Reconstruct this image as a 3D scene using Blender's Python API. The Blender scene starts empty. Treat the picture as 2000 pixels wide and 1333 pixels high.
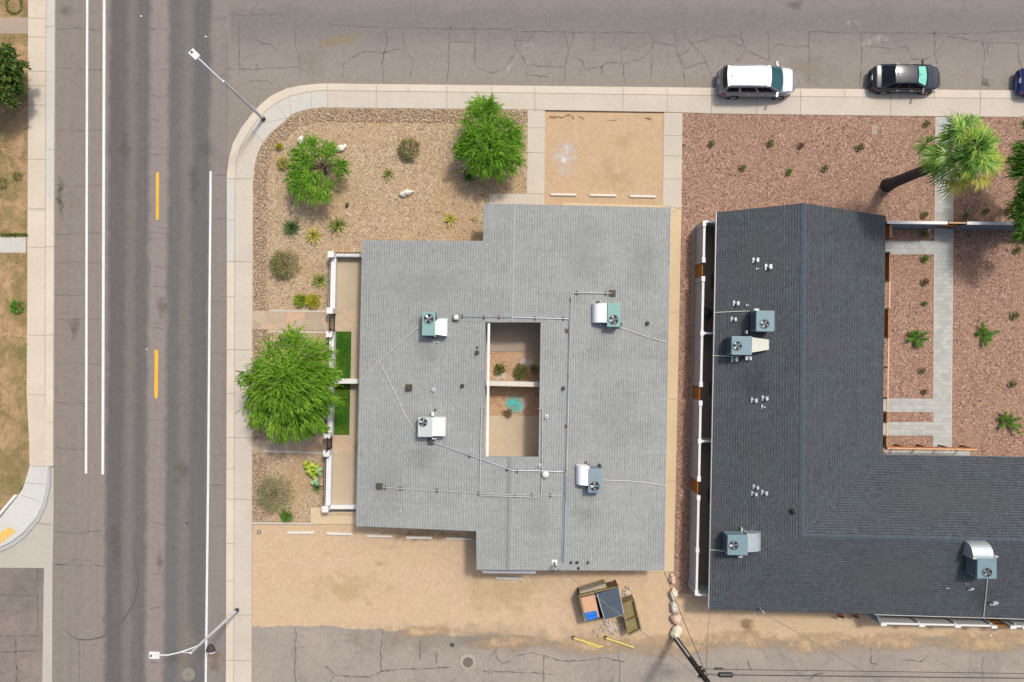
import bpy, bmesh, math, random
from mathutils import Vector, Matrix, noise

# ------------------------------------------------------------------ camera, sky, sun, exposure
SC = bpy.context.scene
COL = SC.collection
R = math.radians
H = 47.62                       # drone height in metres
SPX = H * 36 / 24 / 2000        # metres on the ground per photo pixel

cam = bpy.data.objects.new('camera', bpy.data.cameras.new('camera'))
COL.objects.link(cam)
cam.location = (0, 0, H)
cam.data.lens = 24; cam.data.sensor_width = 36; cam.data.clip_end = 2000
SC.camera = cam

SUN_EL, SUN_AZ = 59.5, 35.6
world = bpy.data.worlds.new('World'); SC.world = world
world.use_nodes = True
wn = world.node_tree
bg = wn.nodes['Background']
sky = wn.nodes.new('ShaderNodeTexSky')
sky.sky_type = 'NISHITA'; sky.sun_disc = False
sky.sun_elevation = R(SUN_EL); sky.sun_rotation = R(SUN_AZ)
sky.air_density = 1.0; sky.dust_density = 5.0; sky.ozone_density = 1.0
wn.links.new(sky.outputs[0], bg.inputs[0])
bg.inputs[1].default_value = 0.15

sl = bpy.data.lights.new('sun', 'SUN'); sl.energy = 2.75; sl.angle = R(6.0); sl.color = (1.0, 0.955, 0.89)
sun = bpy.data.objects.new('sun', sl); COL.objects.link(sun)
sd = Vector((math.sin(R(SUN_AZ)) * math.cos(R(SUN_EL)), math.cos(R(SUN_AZ)) * math.cos(R(SUN_EL)), math.sin(R(SUN_EL))))
sun.rotation_euler = (-sd).to_track_quat('-Z', 'Y').to_euler()
sun.location = sd * 80

SC.view_settings.view_transform = 'Standard'; SC.view_settings.look = 'None'
SC.view_settings.exposure = 0.08; SC.view_settings.gamma = 1.0
try: SC.view_settings.use_curve_mapping = False
except Exception: pass
KEXP = 1.5                      # picture brightness of a sunlit surface over its albedo

rnd = random.Random(7)

def P(u, v, z=0.0):
    """point at height z that the photograph shows at pixel (u, v)"""
    k = (H - z) / H * SPX
    return Vector(((u - 1000) * k, (666.5 - v) * k, z))

# ------------------------------------------------------------------ materials
def lin(c):
    c /= 255.0
    return c / 12.92 if c <= 0.04045 else ((c + 0.055) / 1.055) ** 2.4
def S(r, g, b, k=None):
    k = KEXP if k is None else k
    return (min(lin(r) / k, 0.85), min(lin(g) / k, 0.85), min(lin(b) / k, 0.85))

class NT:
    def __init__(s, name):
        s.m = bpy.data.materials.new(name); s.m.use_nodes = True
        s.t = s.m.node_tree; s.n = s.t.nodes
        s.b = s.n['Principled BSDF']; s.out = s.n['Material Output']
        s.tc = s.n.new('ShaderNodeTexCoord')
    def l(s, a, b): s.t.links.new(a, b)
    def val(s, x, inp):
        if hasattr(x, 'links'): s.l(x, inp)
        elif isinstance(x, (tuple, list)) and len(x) == 3 and inp.type == 'RGBA': inp.default_value = (*x, 1)
        else: inp.default_value = x
    def noise(s, scale, detail=3, rough=0.55, vec=None, dist=0):
        n = s.n.new('ShaderNodeTexNoise'); n.inputs['Scale'].default_value = scale
        n.inputs['Detail'].default_value = detail; n.inputs['Roughness'].default_value = rough
        n.inputs['Distortion'].default_value = dist
        s.l(vec or s.tc.outputs['Object'], n.inputs['Vector']); return n.outputs['Fac']
    def voro(s, scale, out='Color', feature='F1', vec=None):
        n = s.n.new('ShaderNodeTexVoronoi'); n.feature = feature; n.inputs['Scale'].default_value = scale
        s.l(vec or s.tc.outputs['Object'], n.inputs['Vector']); return n.outputs[out]
    def mr(s, x, a, b, c=0, d=1):
        n = s.n.new('ShaderNodeMapRange'); s.l(x, n.inputs[0])
        for i, q in enumerate((a, b, c, d)): n.inputs[i + 1].default_value = q
        return n.outputs[0]
    def math(s, op, a, b=0.0):
        n = s.n.new('ShaderNodeMath'); n.operation = op; s.val(a, n.inputs[0]); s.val(b, n.inputs[1]); return n.outputs[0]
    def mix(s, f, a, b, mode='MIX'):
        n = s.n.new('ShaderNodeMix'); n.data_type = 'RGBA'; n.blend_type = mode
        s.val(f, n.inputs[0]); s.val(a, n.inputs[6]); s.val(b, n.inputs[7]); return n.outputs[2]
    def ramp(s, x, stops, interp='LINEAR'):
        n = s.n.new('ShaderNodeValToRGB'); s.l(x, n.inputs[0]); n.color_ramp.interpolation = interp
        e = n.color_ramp.elements
        while len(e) < len(stops): e.new(0.5)
        for q, (p, c) in zip(e, stops): q.position = p; q.color = (*c, 1)
        return n.outputs[0]
    def sep(s, vec, i):
        n = s.n.new('ShaderNodeSeparateXYZ'); s.l(vec, n.inputs[0]); return n.outputs[i]
    def bump(s, h, strength=0.5, dist=0.02):
        n = s.n.new('ShaderNodeBump'); n.inputs['Strength'].default_value = strength
        n.inputs['Distance'].default_value = dist; s.l(h, n.inputs['Height'])
        s.l(n.outputs[0], s.b.inputs['Normal'])
    def done(s, col, rough=0.85, metal=0.0, spec=0.3):
        s.val(col, s.b.inputs['Base Color']); s.b.inputs['Roughness'].default_value = rough
        s.b.inputs['Metallic'].default_value = metal; s.b.inputs['Specular IOR Level'].default_value = spec
        return s.m

def plain(name, col, rough=0.6, metal=0.0, spec=0.4, var=0.12, scale=6.0, coat=0.0):
    t = NT(name)
    f = t.mr(t.noise(scale, 4), 0.3, 0.7, 1 - var, 1 + var * 0.6)
    m = t.done(t.mix(1.0, col, f, 'MULTIPLY'), rough, metal, spec)
    if coat: t.b.inputs['Coat Weight'].default_value = coat; t.b.inputs['Coat Roughness'].default_value = 0.06
    return m

def gravel(name, cols, cell, patch, patchamt=0.35, bump=0.8, mott=.05):
    t = NT(name)
    w = t.n.new('ShaderNodeVectorMath'); w.operation = 'ADD'
    nz = t.n.new('ShaderNodeTexNoise'); nz.inputs['Scale'].default_value = cell * 0.7
    t.l(t.tc.outputs['Object'], nz.inputs['Vector'])
    sc = t.n.new('ShaderNodeVectorMath'); sc.operation = 'SCALE'; sc.inputs['Scale'].default_value = 0.6 / cell
    t.l(nz.outputs['Color'], sc.inputs[0]); t.l(t.tc.outputs['Object'], w.inputs[0]); t.l(sc.outputs[0], w.inputs[1])
    c = t.sep(t.voro(cell, 'Color', vec=w.outputs[0]), 0)
    n = len(cols)
    col = t.ramp(c, [((i + 0.02) / n, q) for i, q in enumerate(cols)], 'LINEAR')
    c2 = t.sep(t.voro(cell * 0.8, 'Color', vec=w.outputs[0]), 1)
    col = t.mix(1.0, col, t.mr(c2, 0, 1, 1 - bump * .22, 1 + bump * .20), 'MULTIPLY')
    col = t.mix(t.mr(t.noise(0.35, 4, 0.6), 0.48, 0.72, 0, patchamt), col, patch)
    col = t.mix(1.0, col, t.mr(t.noise(1.3, 5, 0.7), 0.25, 0.75, 1 - mott, 1 + mott), 'MULTIPLY')
    t.bump(t.voro(cell, 'Distance', vec=w.outputs[0]), bump, 0.03)
    return t.done(col, 0.95, 0, 0.15)

def asphalt(name, base, alt, crack=0.5, extra=None, grain=0.10, cscale=0.32):
    t = NT(name)
    col = t.mix(t.mr(t.noise(0.22, 5, 0.65), 0.35, 0.68), base, alt)
    if extra: col = extra(t, col)
    col = t.mix(1.0, col, t.mr(t.noise(2.2, 6, 0.75), 0.25, 0.75, 0.90, 1.09), 'MULTIPLY')
    col = t.mix(1.0, col, t.mr(t.sep(t.voro(14, 'Color'), 0), 0, 1, 1 - grain, 1 + grain), 'MULTIPLY')
    if crack:
        w = t.n.new('ShaderNodeVectorMath'); w.operation = 'ADD'
        nz = t.n.new('ShaderNodeTexNoise'); nz.inputs['Scale'].default_value = 0.8; nz.inputs['Detail'].default_value = 5
        t.l(t.tc.outputs['Object'], nz.inputs['Vector'])
        sc = t.n.new('ShaderNodeVectorMath'); sc.operation = 'SCALE'; sc.inputs['Scale'].default_value = 1.3
        t.l(nz.outputs['Color'], sc.inputs[0]); t.l(t.tc.outputs['Object'], w.inputs[0]); t.l(sc.outputs[0], w.inputs[1])
        d = t.voro(cscale, 'Distance', 'DISTANCE_TO_EDGE', vec=w.outputs[0])
        k = t.mr(d, 0.0, 0.014, 1, 0)
        k = t.math('MULTIPLY', k, t.mr(t.noise(0.45, 3), 0.42, 0.60, 0, crack))
        col = t.mix(k, col, (base[0] * .32, base[1] * .31, base[2] * .31))
    t.bump(t.noise(30, 2), 0.25, 0.01)
    return t.done(col, 0.9, 0, 0.25)

def concrete(name, base, alt, stain=0.5, grain=0.05):
    t = NT(name)
    col = t.mix(t.mr(t.noise(0.3, 5, 0.6), 0.35, 0.7), base, alt)
    col = t.mix(t.mr(t.noise(1.1, 6, 0.7), 0.58, 0.80, 0, stain), col, (base[0] * .62, base[1] * .58, base[2] * .52))
    col = t.mix(1.0, col, t.mr(t.noise(6, 5, 0.7), 0.3, 0.7, 1 - grain * 1.5, 1 + grain), 'MULTIPLY')
    t.bump(t.noise(40, 2), 0.15, 0.006)
    return t.done(col, 0.88, 0, 0.2)

def shingle(name, c1, c2, joint_shadow, tint, tint2, bw=0.34, rh=0.172, speck=0.12):
    t = NT(name)
    uv = t.tc.outputs['UV']
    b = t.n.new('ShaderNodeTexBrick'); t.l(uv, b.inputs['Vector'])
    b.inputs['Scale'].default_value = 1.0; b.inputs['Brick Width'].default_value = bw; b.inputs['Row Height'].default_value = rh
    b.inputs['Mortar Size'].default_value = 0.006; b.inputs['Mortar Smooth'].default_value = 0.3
    b.inputs['Color1'].default_value = (*c1, 1); b.inputs['Color2'].default_value = (*c2, 1); b.inputs['Mortar'].default_value = (*joint_shadow, 1)
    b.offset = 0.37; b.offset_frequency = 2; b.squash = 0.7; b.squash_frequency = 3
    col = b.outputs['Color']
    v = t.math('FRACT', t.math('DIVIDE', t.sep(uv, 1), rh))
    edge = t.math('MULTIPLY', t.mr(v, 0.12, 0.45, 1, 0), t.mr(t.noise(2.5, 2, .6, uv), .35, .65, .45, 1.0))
    col = t.mix(edge, col, joint_shadow)  # dark band on each course paints its shadow line into the colour
    st = t.n.new('ShaderNodeMapping'); st.inputs['Scale'].default_value = (1.6, 5.8, 1); t.l(uv, st.inputs[0])
    col = t.mix(1.0, col, t.mr(t.noise(2.2, 3, 0.75, st.outputs[0]), 0.3, 0.7, 1 - speck, 1 + speck), 'MULTIPLY')
    col = t.mix(t.mr(t.noise(0.45, 5, 0.65, uv), 0.42, 0.68, 0, 0.5), col, tint, 'MIX')
    sh = t.n.new('ShaderNodeMapping'); sh.inputs['Location'].default_value = (31, 17, 0); t.l(uv, sh.inputs[0])
    col = t.mix(t.mr(t.noise(0.6, 5, 0.65, sh.outputs[0]), 0.46, 0.70, 0, 0.5), col, tint2, 'MIX')
    sk = t.n.new('ShaderNodeMapping'); sk.inputs['Scale'].default_value = (2.2, .16, 1); t.l(uv, sk.inputs[0])
    col = t.mix(1.0, col, t.mr(t.noise(1.0, 4, 0.6, sk.outputs[0]), 0.3, 0.7, 0.95, 1.05), 'MULTIPLY')
    col = t.mix(1.0, col, t.mr(t.noise(0.13, 4, 0.6, uv), 0.3, 0.7, 0.93, 1.06), 'MULTIPLY')
    col = t.mix(1.0, col, t.mr(t.sep(t.voro(11, 'Color', vec=uv), 0), 0, 1, 1 - speck * .7, 1 + speck * .7), 'MULTIPLY')
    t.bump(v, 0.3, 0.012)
    return t.done(col, 0.92, 0, 0.2)

def leafmat(name, cols, trans=0.35, nscale=1.2):
    t = NT(name)
    g = t.n.new('ShaderNodeNewGeometry')
    f = t.math('ADD', t.math('MULTIPLY', g.outputs['Random Per Island'], 0.55), t.mr(t.noise(nscale, 3, 0.6), 0.3, 0.7, 0, 0.45))
    col = t.ramp(f, [(i / (len(cols) - 1) if len(cols) > 1 else 0, q) for i, q in enumerate(cols)])
    t.done(col, 0.55, 0, 0.25)
    tr = t.n.new('ShaderNodeBsdfTranslucent'); t.l(col, tr.inputs[0])
    mx = t.n.new('ShaderNodeMixShader'); mx.inputs[0].default_value = trans
    t.l(t.b.outputs[0], mx.inputs[1]); t.l(tr.outputs[0], mx.inputs[2]); t.l(mx.outputs[0], t.out.inputs[0])
    return t.m

def stainmat(name, col, amount, scale=3.0, seed=0.0, lo=0.42):
    """a patch of dirt or paint with a ragged outline of its own; the sheet below shows where it is absent"""
    t = NT(name)
    uv = t.tc.outputs['UV']
    gr = t.n.new('ShaderNodeTexGradient'); gr.gradient_type = 'SPHERICAL'
    mp = t.n.new('ShaderNodeMapping'); mp.inputs['Location'].default_value = (-1, -1, 0); mp.inputs['Scale'].default_value = (2, 2, 2)
    t.l(uv, mp.inputs[0]); t.l(mp.outputs[0], gr.inputs[0])
    nz = t.noise(scale, 6, 0.7)
    a = t.math('ADD', t.math('MULTIPLY', gr.outputs[1], 0.22), t.math('MULTIPLY', nz, 0.75))
    a = t.mr(a, lo, lo + 0.24, 0, amount)
    edge = t.mr(gr.outputs[1], 0.0, 0.35)
    a = t.math('MULTIPLY', a, edge)
    t.done(col, 0.9, 0, 0.2)
    tr = t.n.new('ShaderNodeBsdfTransparent')
    mx = t.n.new('ShaderNodeMixShader'); t.l(a, mx.inputs[0])
    t.l(tr.outputs[0], mx.inputs[1]); t.l(t.b.outputs[0], mx.inputs[2]); t.l(mx.outputs[0], t.out.inputs[0])
    return t.m

def main_road_extra(t, col):
    x = t.sep(t.tc.outputs['Object'], 0)
    y = t.sep(t.tc.outputs['Object'], 1)
    # tyre wear bands run with the road, which leans about half a degree
    xx = t.math('ADD', t.math('SUBTRACT', x, t.math('MULTIPLY', y, 0.0085)), t.math('MULTIPLY', t.math('SUBTRACT', t.noise(0.7, 6, .75), 0.5), 0.75))
    u0, u1 = -900.0, -550.0
    f = t.mr(xx, u0 * SPX, u1 * SPX)
    def at(u): return ((u - 1000) - u0) / (u1 - u0)
    A = S(144, 135, 126); A2 = S(147, 137, 129); D = S(106, 103, 101); Mi = S(124, 121, 114); D2 = S(111, 108, 105)
    Lp = S(150, 139, 133); G1 = S(112, 110, 107); G2 = S(126, 122, 116); G3 = S(109, 107, 106); Ed = S(144, 135, 128)
    st = [(103, A), (150, A), (186, A2), (204, A2), (214, D), (238, D), (251, Mi), (258, Mi), (268, D2), (284, D2), (294, Lp), (320, Lp), (330, G1),
          (345, G1), (358, G2), (366, G2), (378, G3), (402, G3), (412, Ed), (443, Ed)]
    out = t.ramp(f, [(at(u), c) for u, c in st])
    mp = t.n.new('ShaderNodeMapping'); mp.inputs['Scale'].default_value = (3.0, .09, 1); t.l(t.tc.outputs['Object'], mp.inputs[0])
    out = t.mix(1.0, out, t.mr(t.noise(1.0, 6, .75, mp.outputs[0]), .3, .7, .93, 1.07), 'MULTIPLY')
    out = t.mix(t.mr(t.noise(2.2, 6, .8), .66, .78, 0, .5), out, S(88, 86, 86))
    return t.mix(0.96, col, out)

def side_road_extra(t, col):
    y = t.sep(t.tc.outputs['Object'], 1)
    yy = t.math('ADD', y, t.math('MULTIPLY', t.math('SUBTRACT', t.noise(0.35, 4), 0.5), 1.6))
    a, b = (666.5 - 185) * SPX, (666.5 + 60) * SPX
    f = t.mr(yy, a, b)
    def at(v): return ((666.5 - v) * SPX - a) / (b - a)
    st = [(178, S(152, 144, 131)), (140, S(156, 148, 137)), (95, S(148, 140, 133)), (72, S(134, 128, 124)), (50, S(126, 123, 119)), (28, S(127, 124, 120)), (5, S(142, 133, 129)), (-40, S(138, 130, 125))]
    return t.mix(0.75, col, t.ramp(f, [(at(v), c) for v, c in st]))

MT = {}
MT['asphalt_main'] = asphalt('worn_asphalt', S(150, 140, 133), S(140, 131, 126), 0.0, main_road_extra, 0.07)
MT['asphalt_side'] = asphalt('grey_asphalt', S(155, 145, 136), S(142, 134, 128), 0.25, side_road_extra, 0.08)
MT['asphalt_alley'] = asphalt('old_asphalt', S(174, 163, 150), S(158, 149, 139), 0.5, None, 0.10)
MT['asphalt_pale'] = asphalt('pale_asphalt', S(186, 177, 162), S(174, 165, 151), 0.0)
MT['asphalt_west'] = asphalt('patched_asphalt', S(158, 144, 133), S(122, 116, 110), 0.7, None, 0.10, 0.5)
MT['crack'] = plain('crack_filler', S(116, 108, 104), 0.9)
MT['crack_dark'] = plain('crack_dark', S(116, 108, 102), 0.9)
def linepaint(name, c):
    t = NT(name); col = t.mix(t.mr(t.noise(9, 5, .75), .56, .70, 0, .5), c, S(150, 144, 138)); col = t.mix(1.0, col, t.mr(t.noise(.6, 4, .6), .3, .7, .9, 1.03), 'MULTIPLY'); return t.done(col, .7)
MT['crack_bay'] = plain('dirt_crack', S(146, 116, 86), .9)
MT['white_line'] = linepaint('white_road_paint', S(243, 243, 240))
MT['yellow_line'] = linepaint('yellow_road_paint', S(248, 192, 62))
MT['concrete'] = concrete('tan_concrete', S(217, 206, 189), S(207, 196, 180), 0.22)
MT['kerb'] = concrete('kerb_concrete', S(229, 216, 197), S(217, 204, 185), 0.2)
MT['concrete_pale'] = concrete('pale_concrete', S(216, 212, 200), S(207, 203, 192), 0.1)
MT['concrete_white'] = concrete('new_concrete', S(220, 219, 211), S(211, 210, 202), 0.05)
MT['concrete_gutter'] = concrete('gutter_concrete', S(201, 195, 182), S(190, 184, 170), 0.18)
MT['concrete_west'] = concrete('west_concrete', S(225, 213, 193), S(214, 201, 180), 0.3)
MT['concrete_patio'] = concrete('patio_concrete', S(204, 186, 160), S(194, 176, 150), 0.12)
MT['concrete_yellow'] = concrete('sandy_concrete', S(228, 204, 166), S(219, 196, 160), 0.08)
MT['concrete_dark'] = concrete('court_concrete', S(182, 166, 146), S(170, 156, 138), 0.2)
MT['joint'] = plain('concrete_joint', S(165, 152, 134), 0.95)
MT['pad_yellow'] = plain('tactile_yellow', S(245, 200, 110), 0.7)
MT['tan_gravel'] = gravel('tan_gravel', [S(134, 112, 88), S(186, 161, 131), S(200, 175, 144), S(172, 147, 116), S(216, 195, 165), S(188, 162, 130)], 13, S(190, 156, 112), 0.55, .7, .07)
MT['brown_gravel'] = gravel('brown_gravel', [S(102, 80, 69), S(162, 128, 110), S(178, 143, 124), S(144, 112, 96), S(206, 172, 150), S(164, 129, 110)], 13, S(172, 140, 114), 0.5, .8, .07)
MT['dirt'] = gravel('packed_dirt', [S(204, 175, 142), S(212, 184, 151), S(207, 179, 147), S(215, 188, 156)], 7, S(212, 187, 146), 0.6, 0.05, .05)
MT['dirt_top'] = gravel('parking_dirt', [S(199, 168, 135), S(206, 176, 143), S(202, 172, 138), S(210, 182, 149)], 7, S(204, 176, 134), 0.6, 0.05, .045)
MT['court_dirt'] = gravel('court_dirt', [S(172, 138, 104), S(190, 154, 120), S(180, 144, 110), S(204, 172, 138)], 9, S(200, 172, 146), 0.7, 0.3, .12)
def yardmat():
    t = NT('dry_yard')
    d = t.mix(t.mr(t.noise(1.6, 5, 0.7), 0.35, 0.65), S(200, 167, 130), S(180, 148, 110))
    g = t.mix(t.mr(t.noise(5, 5, 0.8), 0.35, 0.65), S(140, 120, 82), S(166, 146, 102))
    col = t.mix(t.mr(t.noise(0.55, 5, 0.65, dist=0.6), 0.40, 0.54), d, g)
    col = t.mix(t.mr(t.noise(0.28, 3), 0.60, 0.72, 0, 0.55), col, S(104, 116, 60))
    col = t.mix(1.0, col, t.mr(t.noise(9, 4, 0.8), 0.3, 0.7, 0.82, 1.14), 'MULTIPLY')
    t.bump(t.noise(9, 4, 0.8), 0.5, 0.04)
    return t.done(col, 0.95, 0, 0.1)
MT['yard'] = yardmat()
MT['turf'] = gravel('turf', [S(34, 72, 18), S(56, 100, 26), S(44, 88, 22), S(68, 112, 32)], 14, S(122, 132, 36), 0.75, 0.5, .2)
MT['flagstone'] = None
def flagmat():
    t = NT('flagstone')
    c = t.voro(0.62, 'Color')
    col = t.ramp(t.sep(c, 0), [(0.0, S(196, 176, 150)), (0.3, S(208, 186, 158)), (0.55, S(182, 164, 146)), (0.75, S(214, 180, 150)), (1.0, S(200, 186, 162))])
    d = t.voro(0.62, 'Distance', 'DISTANCE_TO_EDGE')
    col = t.mix(t.mr(d, 0.0, 0.04, 0.3, 0), col, S(160, 142, 118))
    col = t.mix(1.0, col, t.mr(t.noise(3, 5, 0.7), 0.3, 0.7, 0.9, 1.08), 'MULTIPLY')
    return t.done(col, 0.85, 0, 0.2)
MT['flagstone'] = flagmat()
def pavermat():
    t = NT('grey_pavers')
    b = t.n.new('ShaderNodeTexBrick'); t.l(t.tc.outputs['Object'], b.inputs['Vector'])
    b.inputs['Scale'].default_value = 1; b.inputs['Brick Width'].default_value = 0.42; b.inputs['Row Height'].default_value = 0.28
    b.inputs['Mortar Size'].default_value = 0.008
    b.inputs['Color1'].default_value = (*S(198, 198, 190), 1); b.inputs['Color2'].default_value = (*S(180, 181, 176), 1); b.inputs['Mortar'].default_value = (*S(160, 158, 150), 1)
    col = t.mix(1.0, b.outputs['Color'], t.mr(t.noise(1.5, 5, 0.7), 0.3, 0.7, 0.93, 1.07), 'MULTIPLY')
    return t.done(col, 0.85, 0, 0.2)
MT['paver'] = pavermat()
MT['cobble'] = None
def cobblemat():
    t = NT('cobble')
    g = t.n.new('ShaderNodeNewGeometry')
    col = t.ramp(g.outputs['Random Per Island'], [(0, S(136, 108, 84)), (0.2, S(190, 160, 130)), (0.4, S(206, 180, 150)), (0.55, S(166, 138, 110)), (0.75, S(222, 202, 176)), (0.9, S(158, 142, 122)), (1, S(192, 160, 128))])
    col = t.mix(1.0, col, t.mr(t.noise(20, 3), 0.3, 0.7, 0.85, 1.1), 'MULTIPLY')
    return t.done(col, 0.9, 0, 0.2)
MT['cobble'] = cobblemat()
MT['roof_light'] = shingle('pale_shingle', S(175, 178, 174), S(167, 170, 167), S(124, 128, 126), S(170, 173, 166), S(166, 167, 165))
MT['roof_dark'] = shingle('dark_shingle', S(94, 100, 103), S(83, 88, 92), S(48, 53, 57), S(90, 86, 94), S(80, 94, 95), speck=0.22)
MT['ridge_grey'] = plain('ridge_cap_grey', S(146, 150, 147), 0.9, var=0.1)
MT['ridge_pale'] = plain('ridge_cap_pale', S(168, 173, 169), 0.9, var=0.1)
MT['ridge_blue'] = plain('ridge_cap_blue', S(80, 91, 100), 0.9, var=0.2, scale=3)
MT['ridge_dim'] = plain('hip_cap', S(78, 88, 98), 0.9, var=0.25, scale=4)
MT['white_paint'] = plain('white_paint', S(243, 242, 238), 0.55, var=0.06, scale=2)
MT['cream_fascia'] = plain('cream_fascia', S(226, 218, 200), 0.6, var=0.08)
MT['pale_metal'] = plain('pale_gutter', S(214, 212, 205), 0.45, 0.2, var=0.1)
MT['stucco_tan'] = plain('tan_stucco', S(205, 190, 165), 0.9)
MT['stucco_grey'] = plain('grey_stucco', S(176, 178, 182), 0.9, var=0.08)
MT['wall_grey'] = plain('grey_wall_paint', S(196, 196, 204), 0.85, var=0.06, scale=1.5)
MT['wall_pale'] = plain('pale_grey_wall_paint', S(206, 208, 204), 0.85, var=0.06, scale=1.5)
MT['wall_slate'] = plain('slate_wall_paint', S(122, 132, 146), 0.85, var=0.08, scale=1.5)
MT['black_iron'] = plain('black_iron', S(52, 46, 44), 0.5, 0.3)
MT['wood_rust'] = plain('rust_timber', S(196, 112, 44), 0.75, var=0.25, scale=8)
MT['wood_gate'] = plain('gate_timber', S(206, 134, 44), 0.7, var=0.25, scale=10)
MT['wood_pale'] = plain('pale_timber', S(230, 190, 148), 0.75, var=0.15, scale=8)
MT['wood_dark'] = plain('dark_timber', S(60, 38, 24), 0.8, var=0.2)
MT['teal_metal'] = plain('teal_cabinet', S(138, 178, 172), 0.55, 0.1, var=0.05, scale=2)
MT['steel_blue'] = plain('steel_blue_cabinet', S(142, 162, 172), 0.5, 0.15, var=0.06, scale=2)
MT['slate_metal'] = plain('slate_cabinet', S(130, 156, 164), 0.55, 0.1, var=0.06, scale=2)
MT['pale_cabinet'] = plain('pale_cabinet', S(204, 212, 206), 0.55, 0.05, var=0.05, scale=2)
MT['duct_white'] = plain('white_duct', (0.8, 0.8, 0.8), 0.45, 0.0, var=0.04)
MT['duct_galv'] = plain('galvanised_duct', S(214, 226, 226), 0.32, 0.55, var=0.08, scale=3)
MT['duct_cream'] = plain('cream_duct', S(226, 226, 210), 0.6, 0.1, var=0.08)
MT['fan_black'] = plain('fan_black', (0.012, 0.012, 0.014), 0.6)
MT['fan_blade'] = plain('fan_blade', S(190, 200, 206), 0.4, 0.4)
MT['pipe_white'] = plain('white_pipe', S(214, 212, 204), 0.5, var=0.08)
MT['pipe_galv'] = plain('galvanised_pipe', S(176, 186, 200), 0.4, 0.3, var=0.1)
MT['pipe_dark'] = plain('dark_pipe', S(120, 118, 118), 0.5, 0.2)
MT['rust'] = plain('rusty_block', S(118, 88, 70), 0.9, var=0.3, scale=20)
MT['vent_dark'] = plain('vent_dark', S(82, 84, 84), 0.6, 0.2)
MT['vent_brown'] = plain('vent_brown', S(86, 74, 58), 0.7)
MT['vent_white'] = plain('vent_white', S(236, 238, 234), 0.5)
MT['vent_pale'] = plain('vent_pale', S(206, 212, 216), 0.4, 0.3)
MT['galv_pole'] = plain('galvanised_pole', S(226, 230, 234), 0.45, 0.0, var=0.04)
MT['pole_wood'] = plain('creosote_pole', S(52, 46, 42), 0.85, var=0.3, scale=9)
MT['cable'] = plain('black_cable', S(62, 58, 56), 0.6)
MT['cable_grey'] = plain('grey_cable', S(140, 132, 122), 0.6)
MT['bark'] = plain('bark', S(120, 96, 72), 0.9, var=0.3, scale=12)
MT['palm_bark'] = plain('palm_bark', S(92, 82, 74), 0.95, var=0.35, scale=10)
MT['rock_white'] = plain('white_rock', S(248, 243, 230), 0.85, var=0.15, scale=6)
MT['rock_cream'] = plain('cream_rock', S(250, 238, 210), 0.85, var=0.18, scale=4)
MT['rock_pink'] = plain('pink_rock', S(240, 208, 182), 0.85, var=0.25, scale=5)
MT['rock_grey'] = plain('grey_rock', S(220, 216, 204), 0.85, var=0.22, scale=5)
MT['rock_dark'] = plain('dark_rock', S(92, 76, 68), 0.85, var=0.2)
MT['stop_white'] = plain('wheel_stop_paint', S(238, 234, 222), 0.7, var=0.12, scale=8)
MT['lid_grey'] = plain('grey_plastic_lid', S(90, 102, 118), 0.55, var=0.12, scale=5)
MT['olive_metal'] = plain('olive_steel', S(150, 134, 88), 0.6, 0.1, var=0.2, scale=4)
MT['brown_metal'] = plain('brown_steel', S(122, 98, 72), 0.7, 0.1, var=0.3, scale=5)
MT['cardboard'] = plain('cardboard', S(224, 176, 140), 0.85, var=0.06)
MT['tarp_blue'] = plain('blue_tarp', S(24, 122, 220), 0.5, var=0.2, scale=5)
MT['board'] = plain('weathered_board', S(178, 168, 146), 0.85, var=0.35, scale=6)
MT['yellow_paint'] = plain('yellow_post_paint', S(232, 212, 110), 0.55, var=0.15)
MT['iron_cover'] = plain('iron_cover', S(132, 122, 110), 0.7, 0.3, var=0.3, scale=14)
MT['black_plastic'] = plain('black_plastic', (0.02, 0.02, 0.022), 0.5)
MT['glass_dark'] = plain('dark_glass', (0.008, 0.010, 0.014), 0.12, spec=0.25, var=0)
MT['glass_side'] = plain('side_glass', (0.006, 0.007, 0.010), 0.3, spec=0.05, var=0)
MT['glass_teal'] = plain('teal_glass', (0.012, 0.07, 0.085), 0.10, spec=0.5, var=0)
MT['sunshade'] = plain('turquoise_sunshade', S(140, 228, 208), 0.35, var=0.06)
MT['paint_sunlit'] = plain('sunlit_car_paint', (0.74, 0.78, 0.79), 0.25, 0.0, 0.5, var=0.0, coat=0.6)  # silver roof and bonnet: the sun's blow-out is put into the colour
MT['paint_grey'] = plain('grey_car_paint', S(158, 162, 172, 1.6), 0.3, 0.2, 0.5, var=0.0, coat=0.5)
MT['paint_black'] = plain('dark_car_paint', (0.018, 0.026, 0.036), 0.17, 0.1, 0.5, var=0.0, coat=0.25)
MT['paint_blue'] = plain('blue_car_paint', (0.03, 0.05, 0.22), 0.2, 0.3, 0.5, var=0.0, coat=0.7)
MT['tyre'] = plain('tyre', (0.02, 0.02, 0.02), 0.85)
MT['rim'] = plain('alloy_rim', S(196, 198, 204), 0.3, 0.7)
MT['lamp_red'] = plain('red_lamp', (0.3, 0.01, 0.02), 0.2)
MT['lamp_clear'] = plain('clear_lamp', (0.75, 0.78, 0.8), 0.1)
MT['plate'] = plain('licence_plate', (0.7, 0.7, 0.72), 0.5)
MT['door_paint'] = plain('door_paint', S(120, 96, 80), 0.6)

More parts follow.
